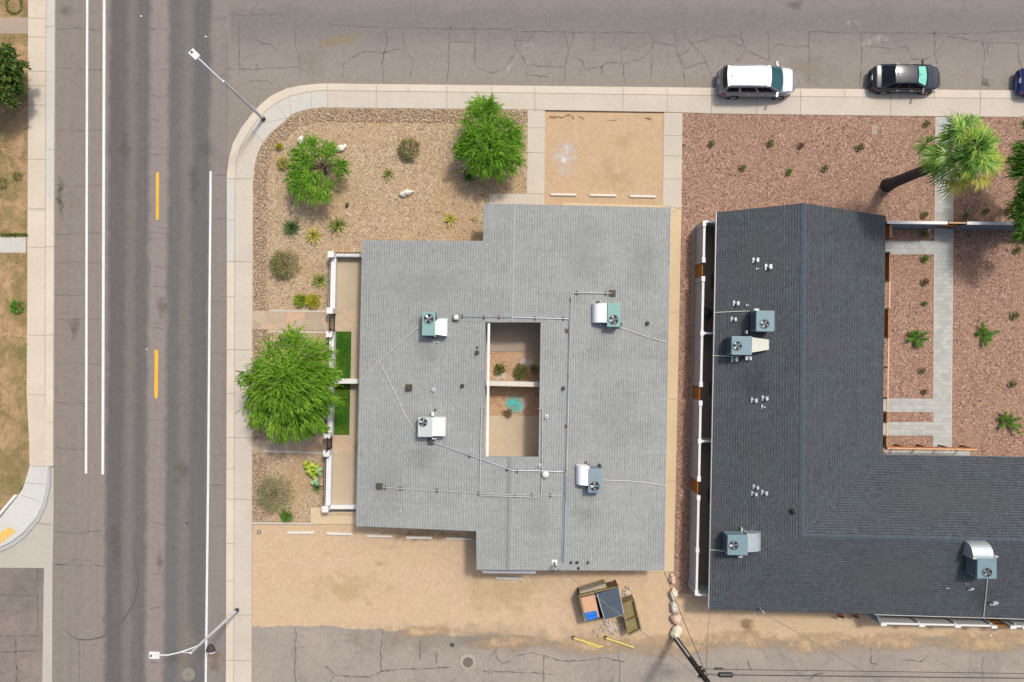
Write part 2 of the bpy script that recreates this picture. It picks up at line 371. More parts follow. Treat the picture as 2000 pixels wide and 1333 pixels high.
GREEN = {}
GREEN['mesquite'] = leafmat('mesquite_leaf', [(0.05, 0.15, 0.012), (0.16, 0.36, 0.028), (0.31, 0.55, 0.055), (0.56, 0.74, 0.15)], 0.55, 0.9)
GREEN['deep'] = leafmat('deep_leaf', [(0.018, 0.07, 0.008), (0.06, 0.18, 0.018), (0.13, 0.29, 0.03), (0.26, 0.44, 0.07)], 0.45, 0.9)
GREEN['willow'] = leafmat('acacia_leaf', [(0.05, 0.14, 0.012), (0.17, 0.36, 0.028), (0.33, 0.56, 0.055), (0.58, 0.74, 0.15)], 0.55, 0.9)
GREEN['dark'] = leafmat('dark_leaf', [(0.018, 0.06, 0.014), (0.06, 0.13, 0.025), (0.15, 0.22, 0.045), (0.28, 0.29, 0.07)], 0.3)
GREEN['olive'] = leafmat('olive_leaf', [(0.09, 0.10, 0.03), (0.22, 0.23, 0.08), (0.36, 0.36, 0.14), (0.52, 0.50, 0.24)], 0.3)
GREEN['sage'] = leafmat('sage_leaf', [(0.12, 0.13, 0.06), (0.28, 0.28, 0.14), (0.44, 0.42, 0.22), (0.58, 0.55, 0.32)], 0.25)
GREEN['yellow'] = leafmat('golden_leaf', [(0.28, 0.30, 0.01), (0.52, 0.50, 0.02), (0.72, 0.64, 0.08)], 0.25)
GREEN['agave'] = leafmat('agave_leaf', [(0.10, 0.15, 0.04), (0.24, 0.28, 0.07), (0.52, 0.50, 0.14)], 0.15)
GREEN['agave_yellow'] = leafmat('variegated_leaf', [(0.30, 0.28, 0.04), (0.46, 0.42, 0.09), (0.58, 0.52, 0.17)], 0.15)
GREEN['agave_blue'] = leafmat('blue_agave_leaf', [(0.04, 0.08, 0.03), (0.10, 0.16, 0.05), (0.22, 0.29, 0.11)], 0.15)
GREEN['cactus'] = leafmat('cactus_pad', [(0.14, 0.26, 0.02), (0.28, 0.38, 0.03), (0.44, 0.48, 0.06)], 0.05)
GREEN['cactus_blue'] = leafmat('blue_cactus_pad', [(0.18, 0.32, 0.16), (0.30, 0.44, 0.24)], 0.05)
GREEN['palm'] = leafmat('palm_blade', [(0.03, 0.10, 0.012), (0.11, 0.27, 0.03), (0.30, 0.46, 0.09), (0.66, 0.74, 0.34)], 0.4, 1.4)
GREEN['palm_deep'] = leafmat('deep_palm_blade', [(0.015, 0.06, 0.008), (0.06, 0.17, 0.02), (0.14, 0.28, 0.05)], 0.3, 1.4)  # darker green, dealt at random among the fronds
GREEN['palm_lime'] = leafmat('lime_palm_blade', [(0.12, 0.26, 0.02), (0.34, 0.50, 0.06), (0.62, 0.72, 0.20)], 0.4, 1.4)
GREEN['palm_yellow'] = leafmat('ageing_palm_blade', [(0.14, 0.18, 0.02), (0.36, 0.34, 0.05), (0.54, 0.46, 0.14)], 0.3, 0.8)
GREEN['young'] = leafmat('young_leaf', [(0.05, 0.16, 0.015), (0.14, 0.34, 0.03), (0.30, 0.46, 0.10)], 0.35, 3)
GREEN['weed'] = leafmat('weed_leaf', [(0.07, 0.11, 0.02), (0.20, 0.24, 0.06), (0.36, 0.36, 0.12)], 0.3, 3)
GREEN['dry'] = leafmat('dry_leaf', [(0.12, 0.09, 0.04), (0.25, 0.19, 0.09), (0.38, 0.30, 0.15)], 0.2, 3)

# ------------------------------------------------------------------ mesh helpers
class MB:
    def __init__(s): s.v = []; s.f = []; s.uv = {}
    def add(s, vs, fs):
        o = len(s.v); s.v += [tuple(p) for p in vs]; s.f += [tuple(i + o for i in q) for q in fs]
    def face(s, pts, uv=None):
        s.add(pts, [tuple(range(len(pts)))])
        if uv: s.uv[len(s.f) - 1] = uv
    def prism(s, pts, z0, z1, bottom=False):
        n = len(pts)
        lo = [(p[0], p[1], z0) for p in pts]; hi = [(p[0], p[1], z1) for p in pts]
        a = sum(pts[i][0] * pts[(i + 1) % n][1] - pts[(i + 1) % n][0] * pts[i][1] for i in range(n))
        top = tuple(range(n, 2 * n)); fs = [top if a > 0 else top[::-1]]
        for i in range(n):
            j = (i + 1) % n; q = (i, j, n + j, n + i); fs.append(q if a > 0 else q[::-1])
        if bottom:
            b = tuple(range(n)); fs.append(b[::-1] if a > 0 else b)
        s.add(lo + hi, fs)
    def box(s, c, size, rot=0.0):
        x, y, z = (q / 2 for q in size); m = Matrix.Rotation(rot, 3, 'Z')
        c = Vector(c)
        vs = [c + m @ Vector((i * x, j * y, k * z)) for k in (-1, 1) for (i, j) in ((-1, -1), (1, -1), (1, 1), (-1, 1))]
        s.add(vs, [(3, 2, 1, 0), (4, 5, 6, 7), (0, 1, 5, 4), (1, 2, 6, 5), (2, 3, 7, 6), (3, 0, 4, 7)])
    def bar(s, a, b, w, z0, z1):
        """upright box along the plan segment a-b"""
        a = Vector((a[0], a[1])); b = Vector((b[0], b[1])); d = (b - a).normalized(); n = Vector((-d.y, d.x)) * w / 2
        s.prism([a - n, b - n, b + n, a + n], z0, z1, True)
    def beam(s, a, b, w, h):
        a = Vector(a); b = Vector(b); d = (b - a).normalized()
        n = d.cross(Vector((0, 0, 1)));
        if n.length < 1e-4: n = Vector((1, 0, 0))
        n.normalize(); u = n.cross(d).normalized(); n *= w / 2; u *= h / 2
        vs = [a - n - u, a + n - u, a + n + u, a - n + u, b - n - u, b + n - u, b + n + u, b - n + u]
        s.add(vs, [(3, 2, 1, 0), (4, 5, 6, 7), (0, 1, 5, 4), (1, 2, 6, 5), (2, 3, 7, 6), (3, 0, 4, 7)])
    def tube(s, pts, r, n=8):
        pts = [Vector(p) for p in pts]; rs = r if isinstance(r, (list, tuple)) else [r] * len(pts)
        rings = []; ref = None
        for i, p in enumerate(pts):
            d = (pts[min(i + 1, len(pts) - 1)] - pts[max(i - 1, 0)]).normalized()
            if ref is None: ref = d.orthogonal().normalized()
            ref = (ref - d * ref.dot(d));
            ref = ref.normalized() if ref.length > 1e-6 else d.orthogonal().normalized()
            w = d.cross(ref)
            rings.append([p + (ref * math.cos(2 * math.pi * k / n) + w * math.sin(2 * math.pi * k / n)) * rs[i] for k in range(n)])
        fs = []
        for i in range(len(pts) - 1):
            for k in range(n):
                k2 = (k + 1) % n; fs.append((i * n + k, i * n + k2, (i + 1) * n + k2, (i + 1) * n + k))
        fs.append(tuple(range(n))[::-1]); fs.append(tuple((len(pts) - 1) * n + k for k in range(n)))
        s.add([q for rg in rings for q in rg], fs)
    def lathe(s, c, prof, n=16, caps=True):
        c = Vector(c); vs = []; fs = []
        for r, z in prof:
            vs += [c + Vector((r * math.cos(2 * math.pi * k / n), r * math.sin(2 * math.pi * k / n), z)) for k in range(n)]
        for i in range(len(prof) - 1):
            for k in range(n):
                k2 = (k + 1) % n; fs.append((i * n + k, i * n + k2, (i + 1) * n + k2, (i + 1) * n + k))
        if caps: fs.append(tuple(range(n))[::-1]); fs.append(tuple((len(prof) - 1) * n + k for k in range(n)))
        s.add(vs, fs)
    def disc(s, c, r, n=24):
        c = Vector(c); s.face([c + Vector((r * math.cos(2 * math.pi * k / n), r * math.sin(2 * math.pi * k / n), 0)) for k in range(n)])
    def ring(s, c, r0, r1, h, n=24): s.lathe(c, [(r0, 0), (r1, 0), (r1, h), (r0, h), (r0, 0)], n, False)
    def ribbon(s, pts, w, z=None):
        pts = [Vector(p) for p in pts]; L = []; Rr = []
        for i, p in enumerate(pts):
            d = (pts[min(i + 1, len(pts) - 1)] - pts[max(i - 1, 0)]); d.z = 0; d.normalize()
            ww = (w[i] if isinstance(w, list) else w) / 2
            n = Vector((-d.y, d.x, 0)) * ww; L.append(p + n); Rr.append(p - n)
        vs = L + Rr; m = len(pts)
        s.add(vs, [(m + i, m + i + 1, i + 1, i) for i in range(m - 1)])
    def grid(s, fn, nu, nv):
        vs = [fn(i / nu, j / nv) for i in range(nu + 1) for j in range(nv + 1)]
        s.add(vs, [(i * (nv + 1) + j, (i + 1) * (nv + 1) + j, (i + 1) * (nv + 1) + j + 1, i * (nv + 1) + j + 1) for i in range(nu) for j in range(nv)])
    def build(s, name, mat, parent=None, smooth=False, off=None):
        me = bpy.data.meshes.new(name)
        o3 = off if off is not None else (root_loc(parent) if parent else Vector((0, 0, 0)))
        me.from_pydata([(p[0] - o3.x, p[1] - o3.y, p[2] - o3.z) for p in s.v], [], s.f)
        if s.uv:
            lay = me.uv_layers.new(name='UVMap')
            for fi, uv in s.uv.items():
                for li, q in zip(me.polygons[fi].loop_indices, uv): lay.data[li].uv = q
        if smooth: me.polygons.foreach_set('use_smooth', [True] * len(me.polygons))
        me.materials.append(mat); me.update()
        ob = bpy.data.objects.new(name, me); COL.objects.link(ob)
        if parent: ob.parent = parent
        return ob

def root_loc(o):
    while o.parent: o = o.parent
    return o.location.copy()
def tag(o, label, cat, group=None):
    o['label'] = label; o['category'] = cat
    if group: o['group'] = group
    return o
def thing(name, label, cat, loc=(0, 0, 0), group=None):
    o = bpy.data.objects.new(name, None); COL.objects.link(o); o.location = loc; o.empty_display_size = 0.2
    return tag(o, label, cat, group)
def solo(name, mb, mat, base, label, cat, group=None, smooth=False):
    base = Vector(base); o = mb.build(name, mat, None, smooth, base); o.location = base
    return tag(o, label, cat, group)
def struct(name, mb, mat):
    o = mb.build(name, mat); o['kind'] = 'structure'; return o
def stuff(name, mb, mat, label, cat, smooth=False):
    o = mb.build(name, mat, None, smooth); o['kind'] = 'stuff'; tag(o, label, cat); return o
def copy_thing(root, loc, label, rz=0.0, sc=1.0, group=None):
    c = root.copy(); COL.objects.link(c); c.location = loc; c.rotation_euler = (0, 0, rz); c.scale = (sc, sc, sc)
    c['label'] = label
    if group: c['group'] = group
    for ch in list(root.children):
        d = ch.copy(); COL.objects.link(d); d.parent = c
        for g in list(ch.children):
            e = g.copy(); COL.objects.link(e); e.parent = d
    return c

def poly(pxs, z): return [P(u, v, z) for u, v in pxs]
def sheet(name, pxs, z, mat, z0=None):
    mb = MB(); pts = poly(pxs, z)
    if z0 is None: mb.face(pts if sum(pts[i].x * pts[(i + 1) % len(pts)].y - pts[(i + 1) % len(pts)].x * pts[i].y for i in range(len(pts))) > 0 else pts[::-1])
    else: mb.prism(pts, z0, z)
    return struct(name, mb, MT[mat])

# ------------------------------------------------------------------ ground, roads, pavements
g = MB(); g.face([(-400, -400, -0.03), (400, -400, -0.03), (400, 400, -0.03), (-400, 400, -0.03)])
struct('ground', g, MT['dirt'])
sheet('main_road', [(108, -900), (451, -900), (451, 165), (443, 330), (443, 700), (441, 1400), (440, 2200), (96, 2200), (100, 1333), (104, 1000), (105, 700), (107, 0)], 0.0, 'asphalt_main')
sheet('side_street', [(451, -260), (2700, -260), (2700, 186), (2000, 181), (640, 170), (560, 178), (500, 225), (462, 280), (445, 335), (443, 330), (451, 165)], 0.002, 'asphalt_side')
ALLEY = [(489, 1224), (520, 1226), (560, 1222), (585, 1224), (620, 1222), (660, 1225), (672, 1227), (700, 1228), (730, 1231), (748, 1229), (760, 1234), (790, 1232), (815, 1240), (822, 1235), (850, 1233),
         (880, 1242), (910, 1244), (935, 1244), (960, 1249), (1000, 1251), (1030, 1256), (1065, 1252), (1110, 1259), (1150, 1255), (1190, 1262), (1230, 1258), (1290, 1262), (1330, 1254), (1380, 1257),
         (1430, 1251), (1500, 1250), (1540, 1253), (1580, 1249), (1610, 1262), (1650, 1250), (1690, 1258), (1720, 1251), (1760, 1249), (1800, 1246), (1850, 1243), (1900, 1247), (1950, 1249), (2000, 1258), (2700, 1280)]
sheet('dirt_lot', [(490, 1018), (930, 1018), (1300, 1080), (1340, 1150), (2700, 1150)] + [(u, v + 12) for u, v in ALLEY[::-1]], 0.012, 'dirt')
rj = random.Random(3)
def ragged(pts, n, amp):
    out = []
    for (a, b), (c, d) in zip(pts[:-1], pts[1:]):
        m = max(1, int(abs(c - a) / n))
        for k in range(m):
            f = k / m; out.append((a + (c - a) * f + rj.uniform(-1, 1), b + (d - b) * f + rj.uniform(-amp, amp)))
    out.append(pts[-1]); return out
sheet('alley', ragged(ALLEY, 7, 2.0) + [(2700, 1560), (489, 1560)], 0.02, 'asphalt_alley')
sheet('west_street', [(-700, 1104), (86, 1104), (86, 1110), (84, 1560), (-700, 1560)], 0.004, 'asphalt_west')
sheet('gutter_apron', [(-300, 1040), (40, 1040), (92, 940), (93, 911), (105, 911), (104.6, 1000), (102.5, 1110), (101, 1500), (82, 1500), (83, 1300), (86, 1110), (-300, 1107)], 0.01, 'concrete_gutter')

# lane paint
lines = [([(169.8, -700), (174.2, -700), (170.4, 925), (165.6, 925)], 'white_line'), ([(203.0, -700), (208.2, -700), (203.4, 927), (198.0, 927)], 'white_line'),
         ([(409.2, 335), (413.6, 335), (408.8, 935), (403.2, 1400), (399.0, 1400), (404.4, 935)], 'white_line'),
         ([(304.6, 337), (310.6, 337), (310.2, 427), (308.6, 430), (305.2, 430), (304.4, 426)], 'yellow_line'), ([(302.0, 684), (309.0, 684), (308.4, 773), (306.8, 779), (303.6, 779), (301.2, 772)], 'yellow_line')]
for pts, m in lines: sheet('lane_line', pts, 0.006, m)

# cracks
def crackline(mb, pts, z, w=0.045, jit=1.2, step=7):
    out = []
    for (a, b), (c, d) in zip(pts[:-1], pts[1:]):
        n = max(1, int(math.hypot(c - a, d - b) / step))
        for k in range(n):
            f = k / n; out.append((a + (c - a) * f + rj.uniform(-jit, jit), b + (d - b) * f + rj.uniform(-jit, jit)))
    out.append(pts[-1])
    mb.ribbon([P(u, v, z) for u, v in out], [w * rj.choice((.25, .5, .7, .9, 1.1, 1.6)) for _ in out])
cm = MB()
for v in (58, 138, 185, 235, 290, 300, 442, 456, 470, 520, 560, 632, 640, 700, 792, 820, 870, 935, 1020, 1120, 1190, 1296):
    a = rj.uniform(284, 300); b = rj.uniform(318, 375) if rj.random() < .6 else 405
    crackline(cm, [(a, v + rj.uniform(-3, 3)), ((a + b) / 2, v + rj.uniform(-5, 7)), (b, v + rj.uniform(-3, 5))], 0.004, 0.04)
for v in (60, 135, 255, 362, 458, 515, 575, 624, 710, 786, 876, 1038, 1104, 1250):
    crackline(cm, [(107, v + rj.uniform(-3, 3)), (150, v + rj.uniform(-6, 6)), (rj.choice([168, 200, 204]), v + rj.uniform(-3, 3))], 0.004, 0.045)
for v in (38, 150, 343, 428, 590, 690, 810, 890, 950, 1030):
    crackline(cm, [(412, v + rj.uniform(-2, 2)), (442, v + rj.uniform(-4, 2))], 0.004, 0.04)
crackline(cm, [(163, 790), (163, 880)], 0.004, 0.03); crackline(cm, [(172, 1000), (173, 1040)], 0.004, 0.03)
crackline(cm, [(155, 1255), (157, 1400)], 0.004, 0.05); crackline(cm, [(443, 70), (443, 200)], 0.006, 0.04); crackline(cm, [(466, 40), (468, 150)], 0.006, 0.04)
crackline(cm, [(368, 1050), (368, 1180), (380, 1260)], 0.004, 0.04)
crackline(cm, [(105, 1104), (135, 1102), (145, 1091), (165, 1096), (180, 1097), (190, 1106), (202, 1108)], 0.004, 0.05)
struct('asphalt_crack', cm, MT['crack'])
cs = MB()
side = [[(440, 135), (497, 135), (540, 133), (585, 132)], [(500, 75), (515, 85), (530, 88), (540, 100)], [(500, 125), (506, 133)], [(485, 160), (520, 158), (532, 165)],
        [(575, 40), (578, 90), (585, 120), (588, 150)], [(752, 60), (757, 80), (750, 105), (746, 130), (750, 160)], [(680, 118), (712, 100), (748, 104), (775, 95), (795, 102), (806, 120), (802, 150)], [(672, 120), (668, 155)],
        [(785, 60), (790, 95)], [(880, 50), (876, 110), (874, 160)], [(925, 45), (928, 90), (927, 125)], [(880, 82), (925, 83)], [(930, 130), (960, 143), (985, 135), (1002, 110)],
        [(1008, 70), (1006, 92), (1025, 118), (1032, 160)], [(1008, 80), (1032, 80), (1045, 60)], [(1103, 60), (1110, 100), (1120, 75), (1120, 60)], [(1110, 100), (1104, 130), (1103, 160)], [(1030, 128), (1065, 130), (1104, 132)],
        [(1035, 148), (1070, 150)], [(1120, 112), (1135, 118), (1145, 137), (1175, 130), (1185, 122), (1215, 125), (1250, 117), (1272, 100), (1276, 75)], [(1214, 60), (1212, 100), (1217, 130), (1220, 165)], [(1278, 82), (1320, 90)],
        [(1318, 55), (1322, 100), (1335, 135), (1338, 170)], [(1332, 60), (1350, 85), (1376, 112), (1390, 145)], [(1322, 112), (1352, 94)], [(1335, 134), (1380, 122)], [(1350, 86), (1400, 72), (1440, 70)],
        [(1445, 60), (1455, 98), (1500, 118)], [(1455, 98), (1440, 120)], [(1428, 80), (1450, 92)], [(1500, 60), (1502, 120)], [(1505, 98), (1520, 86), (1545, 91), (1580, 91)], [(1580, 60), (1580, 110), (1578, 165)],
        [(1583, 81), (1604, 80)], [(1680, 65), (1684, 90), (1680, 170)], [(1690, 90), (1740, 96), (1778, 92), (1790, 84)], [(1770, 90), (1783, 118), (1808, 115), (1830, 104), (1842, 80)], [(1825, 60), (1825, 105), (1830, 125)],
        [(1920, 80), (1922, 110), (1918, 170)], [(1850, 70), (1920, 83), (1990, 86)], [(1930, 85), (1928, 110), (1920, 120)], [(1988, 86), (1990, 110), (1996, 135)], [(640, 47), (700, 52), (790, 55), (1000, 57)], [(450, 30), (560, 28)], [(1004, 62), (1270, 64)], [(1580, 62), (1690, 64), (1880, 66), (2000, 60)],
        [(1218, 95), (1250, 100)], [(1160, 65), (1160, 100)], [(1275, 105), (1272, 150)], [(1175, 130), (1176, 150)]]
for q in side: crackline(cs, q, 0.008, 0.055, 1.3)
struct('asphalt_crack', cs, MT['crack_dark'])
ca = MB()
al = [[(577, 1224), (578, 1245), (576, 1290), (580, 1400)], [(748, 1230), (743, 1270), (743, 1300), (747, 1313)], [(820, 1236), (820, 1260), (821, 1290)], [(635, 1302), (655, 1318), (645, 1330), (640, 1360)], [(655, 1320), (720, 1323), (745, 1312), (790, 1308), (880, 1304)],
      [(945, 1311), (1000, 1312), (1080, 1318)], [(966, 1250), (970, 1285), (985, 1298), (1000, 1290)], [(1000, 1285), (1040, 1275), (1100, 1292), (1150, 1290), (1180, 1286), (1220, 1292)], [(1205, 1262), (1210, 1300), (1212, 1360)], [(1062, 1280), (1060, 1360)],
      [(1700, 1265), (1702, 1295), (1715, 1300)], [(1760, 1290), (1800, 1292), (1812, 1280)], [(1922, 1285), (1918, 1308)], [(1580, 1330), (1590, 1318), (1610, 1316)], [(1920, 1310), (1922, 1400)], [(853, 1275), (853, 1295)], [(1460, 1290), (1468, 1310)]]
for q in al: crackline(ca, q, 0.024, 0.075, 1.6, 6)
wz = [[(0, 1242), (72, 1243)], [(73, 1108), (74, 1245)], [(0, 1162), (70, 1164)], [(30, 1245), (32, 1333)], [(0, 1275), (80, 1270)], [(0, 1310), (10, 1320)], [(30, 1300), (40, 1315)]]
cw = MB()
for q in wz: crackline(cw, q, 0.008, 0.09, 0.6)
struct('asphalt_crack', ca, MT['crack_dark']); struct('asphalt_crack', cw, MT['crack_dark'])
sk = MB(); sk.ribbon([P(u, v, 0.0055) for u, v in [(258, 1075), (264, 1095), (269, 1120), (270, 1145), (264, 1170), (252, 1195), (238, 1215), (220, 1232), (200, 1244), (178, 1250), (155, 1250), (138, 1242), (124, 1226)]], [0.05, .09, .13, .14, .13, .12, .12, .11, .1, .09, .08, .06, .03])
t_ = plain('skid_rubber', S(100, 97, 96), 0.8); struct('skid_mark', sk, t_)
tw = MB()
for q in [[(1072, 230), (1100, 229), (1115, 225), (1118, 229)], [(1119, 229), (1120, 234)], [(1130, 227), (1140, 233)], [(1186, 236), (1205, 236)], [(1260, 232), (1268, 231), (1275, 236)]]: crackline(tw, q, .0925, .11, 1.2, 5)
struct('dirt_crack', tw, MT['crack_bay'])

# stains and spills with their own outlines
def stain(u0, v0, u1, v1, z, mat, rot=0.0):
    a = P((u0 + u1) / 2, (v0 + v1) / 2, z); w = (u1 - u0) * SPX / 2; h = (v1 - v0) * SPX / 2
    mb = MB(); m = Matrix.Rotation(R(rot), 3, 'Z')
    mb.face([a + m @ Vector((i * w, j * h, 0)) for i, j in ((-1, -1), (1, -1), (1, 1), (-1, 1))], [(0, 0), (1, 0), (1, 1), (0, 1)])
    o = mb.build('ground_stain', mat); o['kind'] = 'structure'
LATE = []
for q in [(300, 560, 330, 640), (225, 250, 262, 330), (335, 880, 375, 960), (130, 600, 160, 680), (210, 1000, 240, 1120), (300, 1060, 322, 1130), (360, 300, 392, 420)]: LATE.append(q)
ST = dict(blown=stainmat('blown_sand', S(206, 178, 142), 0.95, 1.1, 0, .36), yellow=stainmat('yellow_dust', S(186, 164, 108), 0.7, 1.6, 0, .46), white=stainmat('pale_dust', S(214, 204, 196), 0.8, 2.2, 0, .50), oil=stainmat('oil_film', S(92, 82, 74), 0.85, 2.5, 0, .45),
          sand=stainmat('sand_film', S(172, 161, 144), 0.5, 0.9), dark=stainmat('dark_film', S(120, 110, 100), 0.5, 1.4), teal=stainmat('teal_spill', S(92, 214, 200), 0.95, 1.6, 0, .36),
          chalk=stainmat('chalk_spill', S(236, 228, 218), 0.9, 1.6, 0, .39), amber=stainmat('amber_film', S(219, 194, 142), 0.5, 1.0, 0, .44), soil=stainmat('damp_soil', S(150, 114, 78), 0.6, 1.5), silt=stainmat('grey_silt', S(170, 158, 142), 0.7, 0.7))
for a in [(580, 60, 740, 100, .0095, 'yellow', 12), (560, 85, 660, 160, .0100, 'sand'), (975, 112, 1010, 160, .0097, 'white'), (895, 118, 930, 165, .0097, 'white'), (1000, 78, 1060, 100, .0099, 'white'), (1225, 82, 1270, 98, .0099, 'sand'),
          (1530, -10, 1575, 25, .0097, 'dark'), (1500, 100, 1680, 175, .0093, 'sand'), (1870, 140, 1900, 165, .0097, 'amber'), (1912, 145, 1938, 180, .0097, 'oil'), (1650, 50, 1760, 110, .0094, 'white'), (1640, 30, 1700, 60, .0099, 'white'),
          (106, 330, 128, 440, .0075, 'oil'), (122, 345, 165, 440, .007, 'sand'), (106, 0, 150, 40, .0071, 'dark'), (1070, 262, 1134, 352, .0915, 'chalk'), (1190, 250, 1250, 300, .092, 'amber'), (1130, 300, 1260, 395, .0912, 'amber'),
          (975, 768, 1045, 812, .112, 'chalk'), (984, 766, 1024, 812, .118, 'teal'), (1010, 690, 1050, 720, .112, 'chalk'), (960, 720, 1000, 748, .113, 'chalk'), (720, 1060, 790, 1080, .019, 'amber'), (560, 1100, 800, 1200, .018, 'amber'), (900, 1238, 1090, 1275, .0262, 'blown', 1), (1040, 1240, 1260, 1284, .0266, 'blown', 1), (1190, 1236, 1420, 1290, .0270, 'blown', -1), (1350, 1228, 1560, 1274, .0274, 'blown', -1), (1500, 1232, 1700, 1282, .0278, 'blown', 2), (1640, 1232, 1860, 1276, .0282, 'blown', -1), (1800, 1226, 2040, 1282, .0286, 'blown', 1), (740, 1222, 900, 1248, .0258, 'blown', 3), (860, 1100, 1100, 1220, .0175, 'amber'),
          (700, 1030, 930, 1064, .0183, 'soil'), (620, 1074, 660, 1090, .0188, 'amber'), (725, 1094, 760, 1108, .0188, 'amber'), (1440, 1200, 1480, 1245, .019, 'soil'), (490, 1205, 1300, 1290, .0225, 'sand'), (880, 1230, 1080, 1275, .0231, 'silt'),
          (340, 1180, 400, 1333, .007, 'silt'), (400, 1255, 443, 1330, .0072, 'soil'), (1440, 1030, 1560, 1180, -5, 'dark')]:
    if a[4] < 0: continue
    stain(*a[:5], ST[a[5]], a[6] if len(a) > 6 else 0)
for k, q in enumerate(LATE): stain(*q, .0062 + k * .0001, ST['dark'])

# west pavement
KW = [(108, -900), (107, 0), (105, 500), (103.5, 911)]
sheet('pavement', [(56, -900), (55, 0), (55, 200), (53, 600), (52, 770), (57, 860), (58, 911), (88, 911), (88, 600), (89, 200), (91, 0), (91, -900)], 0.13, 'concrete_west', -0.02)
sheet('kerb', [(91, -900), (91, 0), (89, 200), (88, 600), (88, 911), (103.5, 911), (105, 500), (107, 0), (108, -900)], 0.126, 'kerb', -0.02)
sheet('kerb', [(91, -300), (91, 0), (89, 200), (88.4, 380), (105, 395), (106.6, 180), (107, 0), (107.5, -300)], 0.132, 'concrete_pale', 0.1)
sheet('pavement', [(58, 911), (94, 911), (92, 945), (83, 985), (70, 1012), (45, 1041), (20, 1060), (-10, 1074), (-300, 1090), (-300, 1030), (0, 1012), (34, 970), (44, 955), (50, 938)], 0.134, 'concrete_white', -0.02)
gk = plain('wet_kerb', S(190, 190, 186), 0.7)
kb = MB(); arc = [(94.5, 911), (92.5, 945), (83.5, 985.5), (70.5, 1012.5), (45.5, 1042), (20.5, 1061), (-10, 1075.5), (-300, 1092)]; arc2 = [(u + 5, v + 5.5) for u, v in arc]; arc2[0] = (98, 911)
kb.prism(poly(arc, 0.1) + poly(arc2, 0.1)[::-1], -0.02, 0.1); struct('kerb', kb, gk)
sheet('tactile_pad', [(19, 1029), (31, 1039), (-4, 1066), (-16, 1050)], 0.145, 'pad_yellow', 0.13)
mb = MB(); mb.bar(P(36, 966), P(-6, 1016), 0.16, 0, 0.32); mb.bar(P(-6, 1016), P(-300, 1024), 0.16, 0, 0.32)
solo('low_kerb_wall', mb, MT['white_paint'], P(0, 1010), 'low white kerb wall along the dry yard above the curved corner pavement', 'kerb wall')
sheet('yard', [(-700, -900), (56, -900), (55, 0), (55, 200), (53, 600), (52, 770), (57, 860), (58, 911), (50, 938), (35, 968), (-6, 1014), (-300, 1026), (-700, 1040)], 0.12, 'yard', -0.02)
sheet('path', [(-200, 35), (55.2, 35), (55.2, 66), (-200, 66)], 0.126, 'concrete_dark', 0.1)
sheet('path', [(-200, 463), (50, 463), (50, 494), (-200, 494)], 0.128, 'concrete_pale', 0.1)
# east pavement round the corner
KO = [(440, 2200), (441, 1400), (442, 1000), (443, 600), (443, 345), (447, 310), (455, 280), (470, 252), (488, 228), (508, 205), (530, 187), (560, 173), (590, 167), (620, 164), (640, 163.5), (1000, 167.5), (1400, 172), (1700, 174.5), (2000, 177), (2700, 182)]
KI = [(455, 2200), (456, 1400), (457, 1000), (458, 600), (459, 345), (462, 315), (470, 288), (483, 262), (500, 238), (519, 217), (540, 201), (566, 188), (595, 181), (625, 177.5), (640, 177), (1000, 181.5), (1400, 187), (1700, 190), (2000, 193), (2700, 199)]
KS = [(490, 2200), (491, 1400), (492, 1000), (493, 600), (494, 360), (497, 325), (503, 300), (513, 280), (528, 261), (547, 245), (562, 232), (568, 226), (580, 220), (600, 214), (625, 211), (640, 210.5), (1000, 214), (1300, 219), (1400, 222), (1700, 226), (2000, 229), (2700, 237)]
sheet('kerb', KO + KI[::-1], 0.126, 'kerb', -0.02)
sheet('pavement', KI + KS[::-1], 0.13, 'concrete', -0.02)
sheet('kerb_ramp', [(489, 254), (500, 239.5), (519, 218.5), (540, 202.5), (566, 189.5), (595, 182.5), (625, 179), (639, 178.5), (639, 209), (625, 210), (600, 213), (580, 219), (567, 225), (561, 231), (546, 244), (527, 260), (514, 276)], 0.135, 'concrete_pale', 0.1)
sheet('kerb', [(444, 349), (458.5, 349), (457.8, 511), (443.4, 511)], 0.131, 'concrete_pale', 0.1)
jm = MB()
def jl(a, b, z=0.138, w=0.035): jm.ribbon([P(*a, z), P(*b, z)], w)
for v in (349, 511, 683, 855, 975, 1201, 1290): jl((443, v), (493, v + 1))
for v in (430, 580, 769, 916, 1062, 1135): jl((443, v), (459, v))
for u in (735, 873, 1045, 1217, 1390, 1564, 1740, 1915): jl((u, 166 + (u - 640) * .0095), (u - .5, 212 + (u - 640) * .013))
for u in (797, 960, 1303, 1478, 1650, 1825): jl((u, 166 + (u - 640) * .0095), (u, 181 + (u - 640) * .0125), w=.028)
for u in (1303, 1478): jl((u, 183 + (u - 640) * .0125), (u, 212 + (u - 640) * .013), w=.025)
jm.ribbon([P(u, v, 0.138) for u, v in KI[1:]], 0.03)
for a, b in [((566, 189), (568, 226)), ((540, 203), (560, 233)), ((608, 179), (608, 213)), ((639, 163), (639, 210)), ((515, 240), (566, 230)), ((490, 254), (516, 277))]: jl(a, b, .1385, .025)
for v in (35, 72, 139, 167, 205, 311, 407, 410, 483, 655, 771): jl((54, v), (89, v + 1), .1385, .028)
for v in (52, 141, 292, 482, 655, 825): jl((89, v), (105, v), .1385, .028)
jm.ribbon([P(u, v, 0.138) for u, v in [(90.5, 0), (89, 200), (88, 600), (88, 790)]], 0.03)
for a, b in [((50, 944), (89, 946)), ((41, 967), (77, 980)), ((58, 911), (104, 911)), ((73, 1022), (100, 1025))]: jl(a, b, .1385, .03)
struct('pavement_joint', jm, MT['joint'])

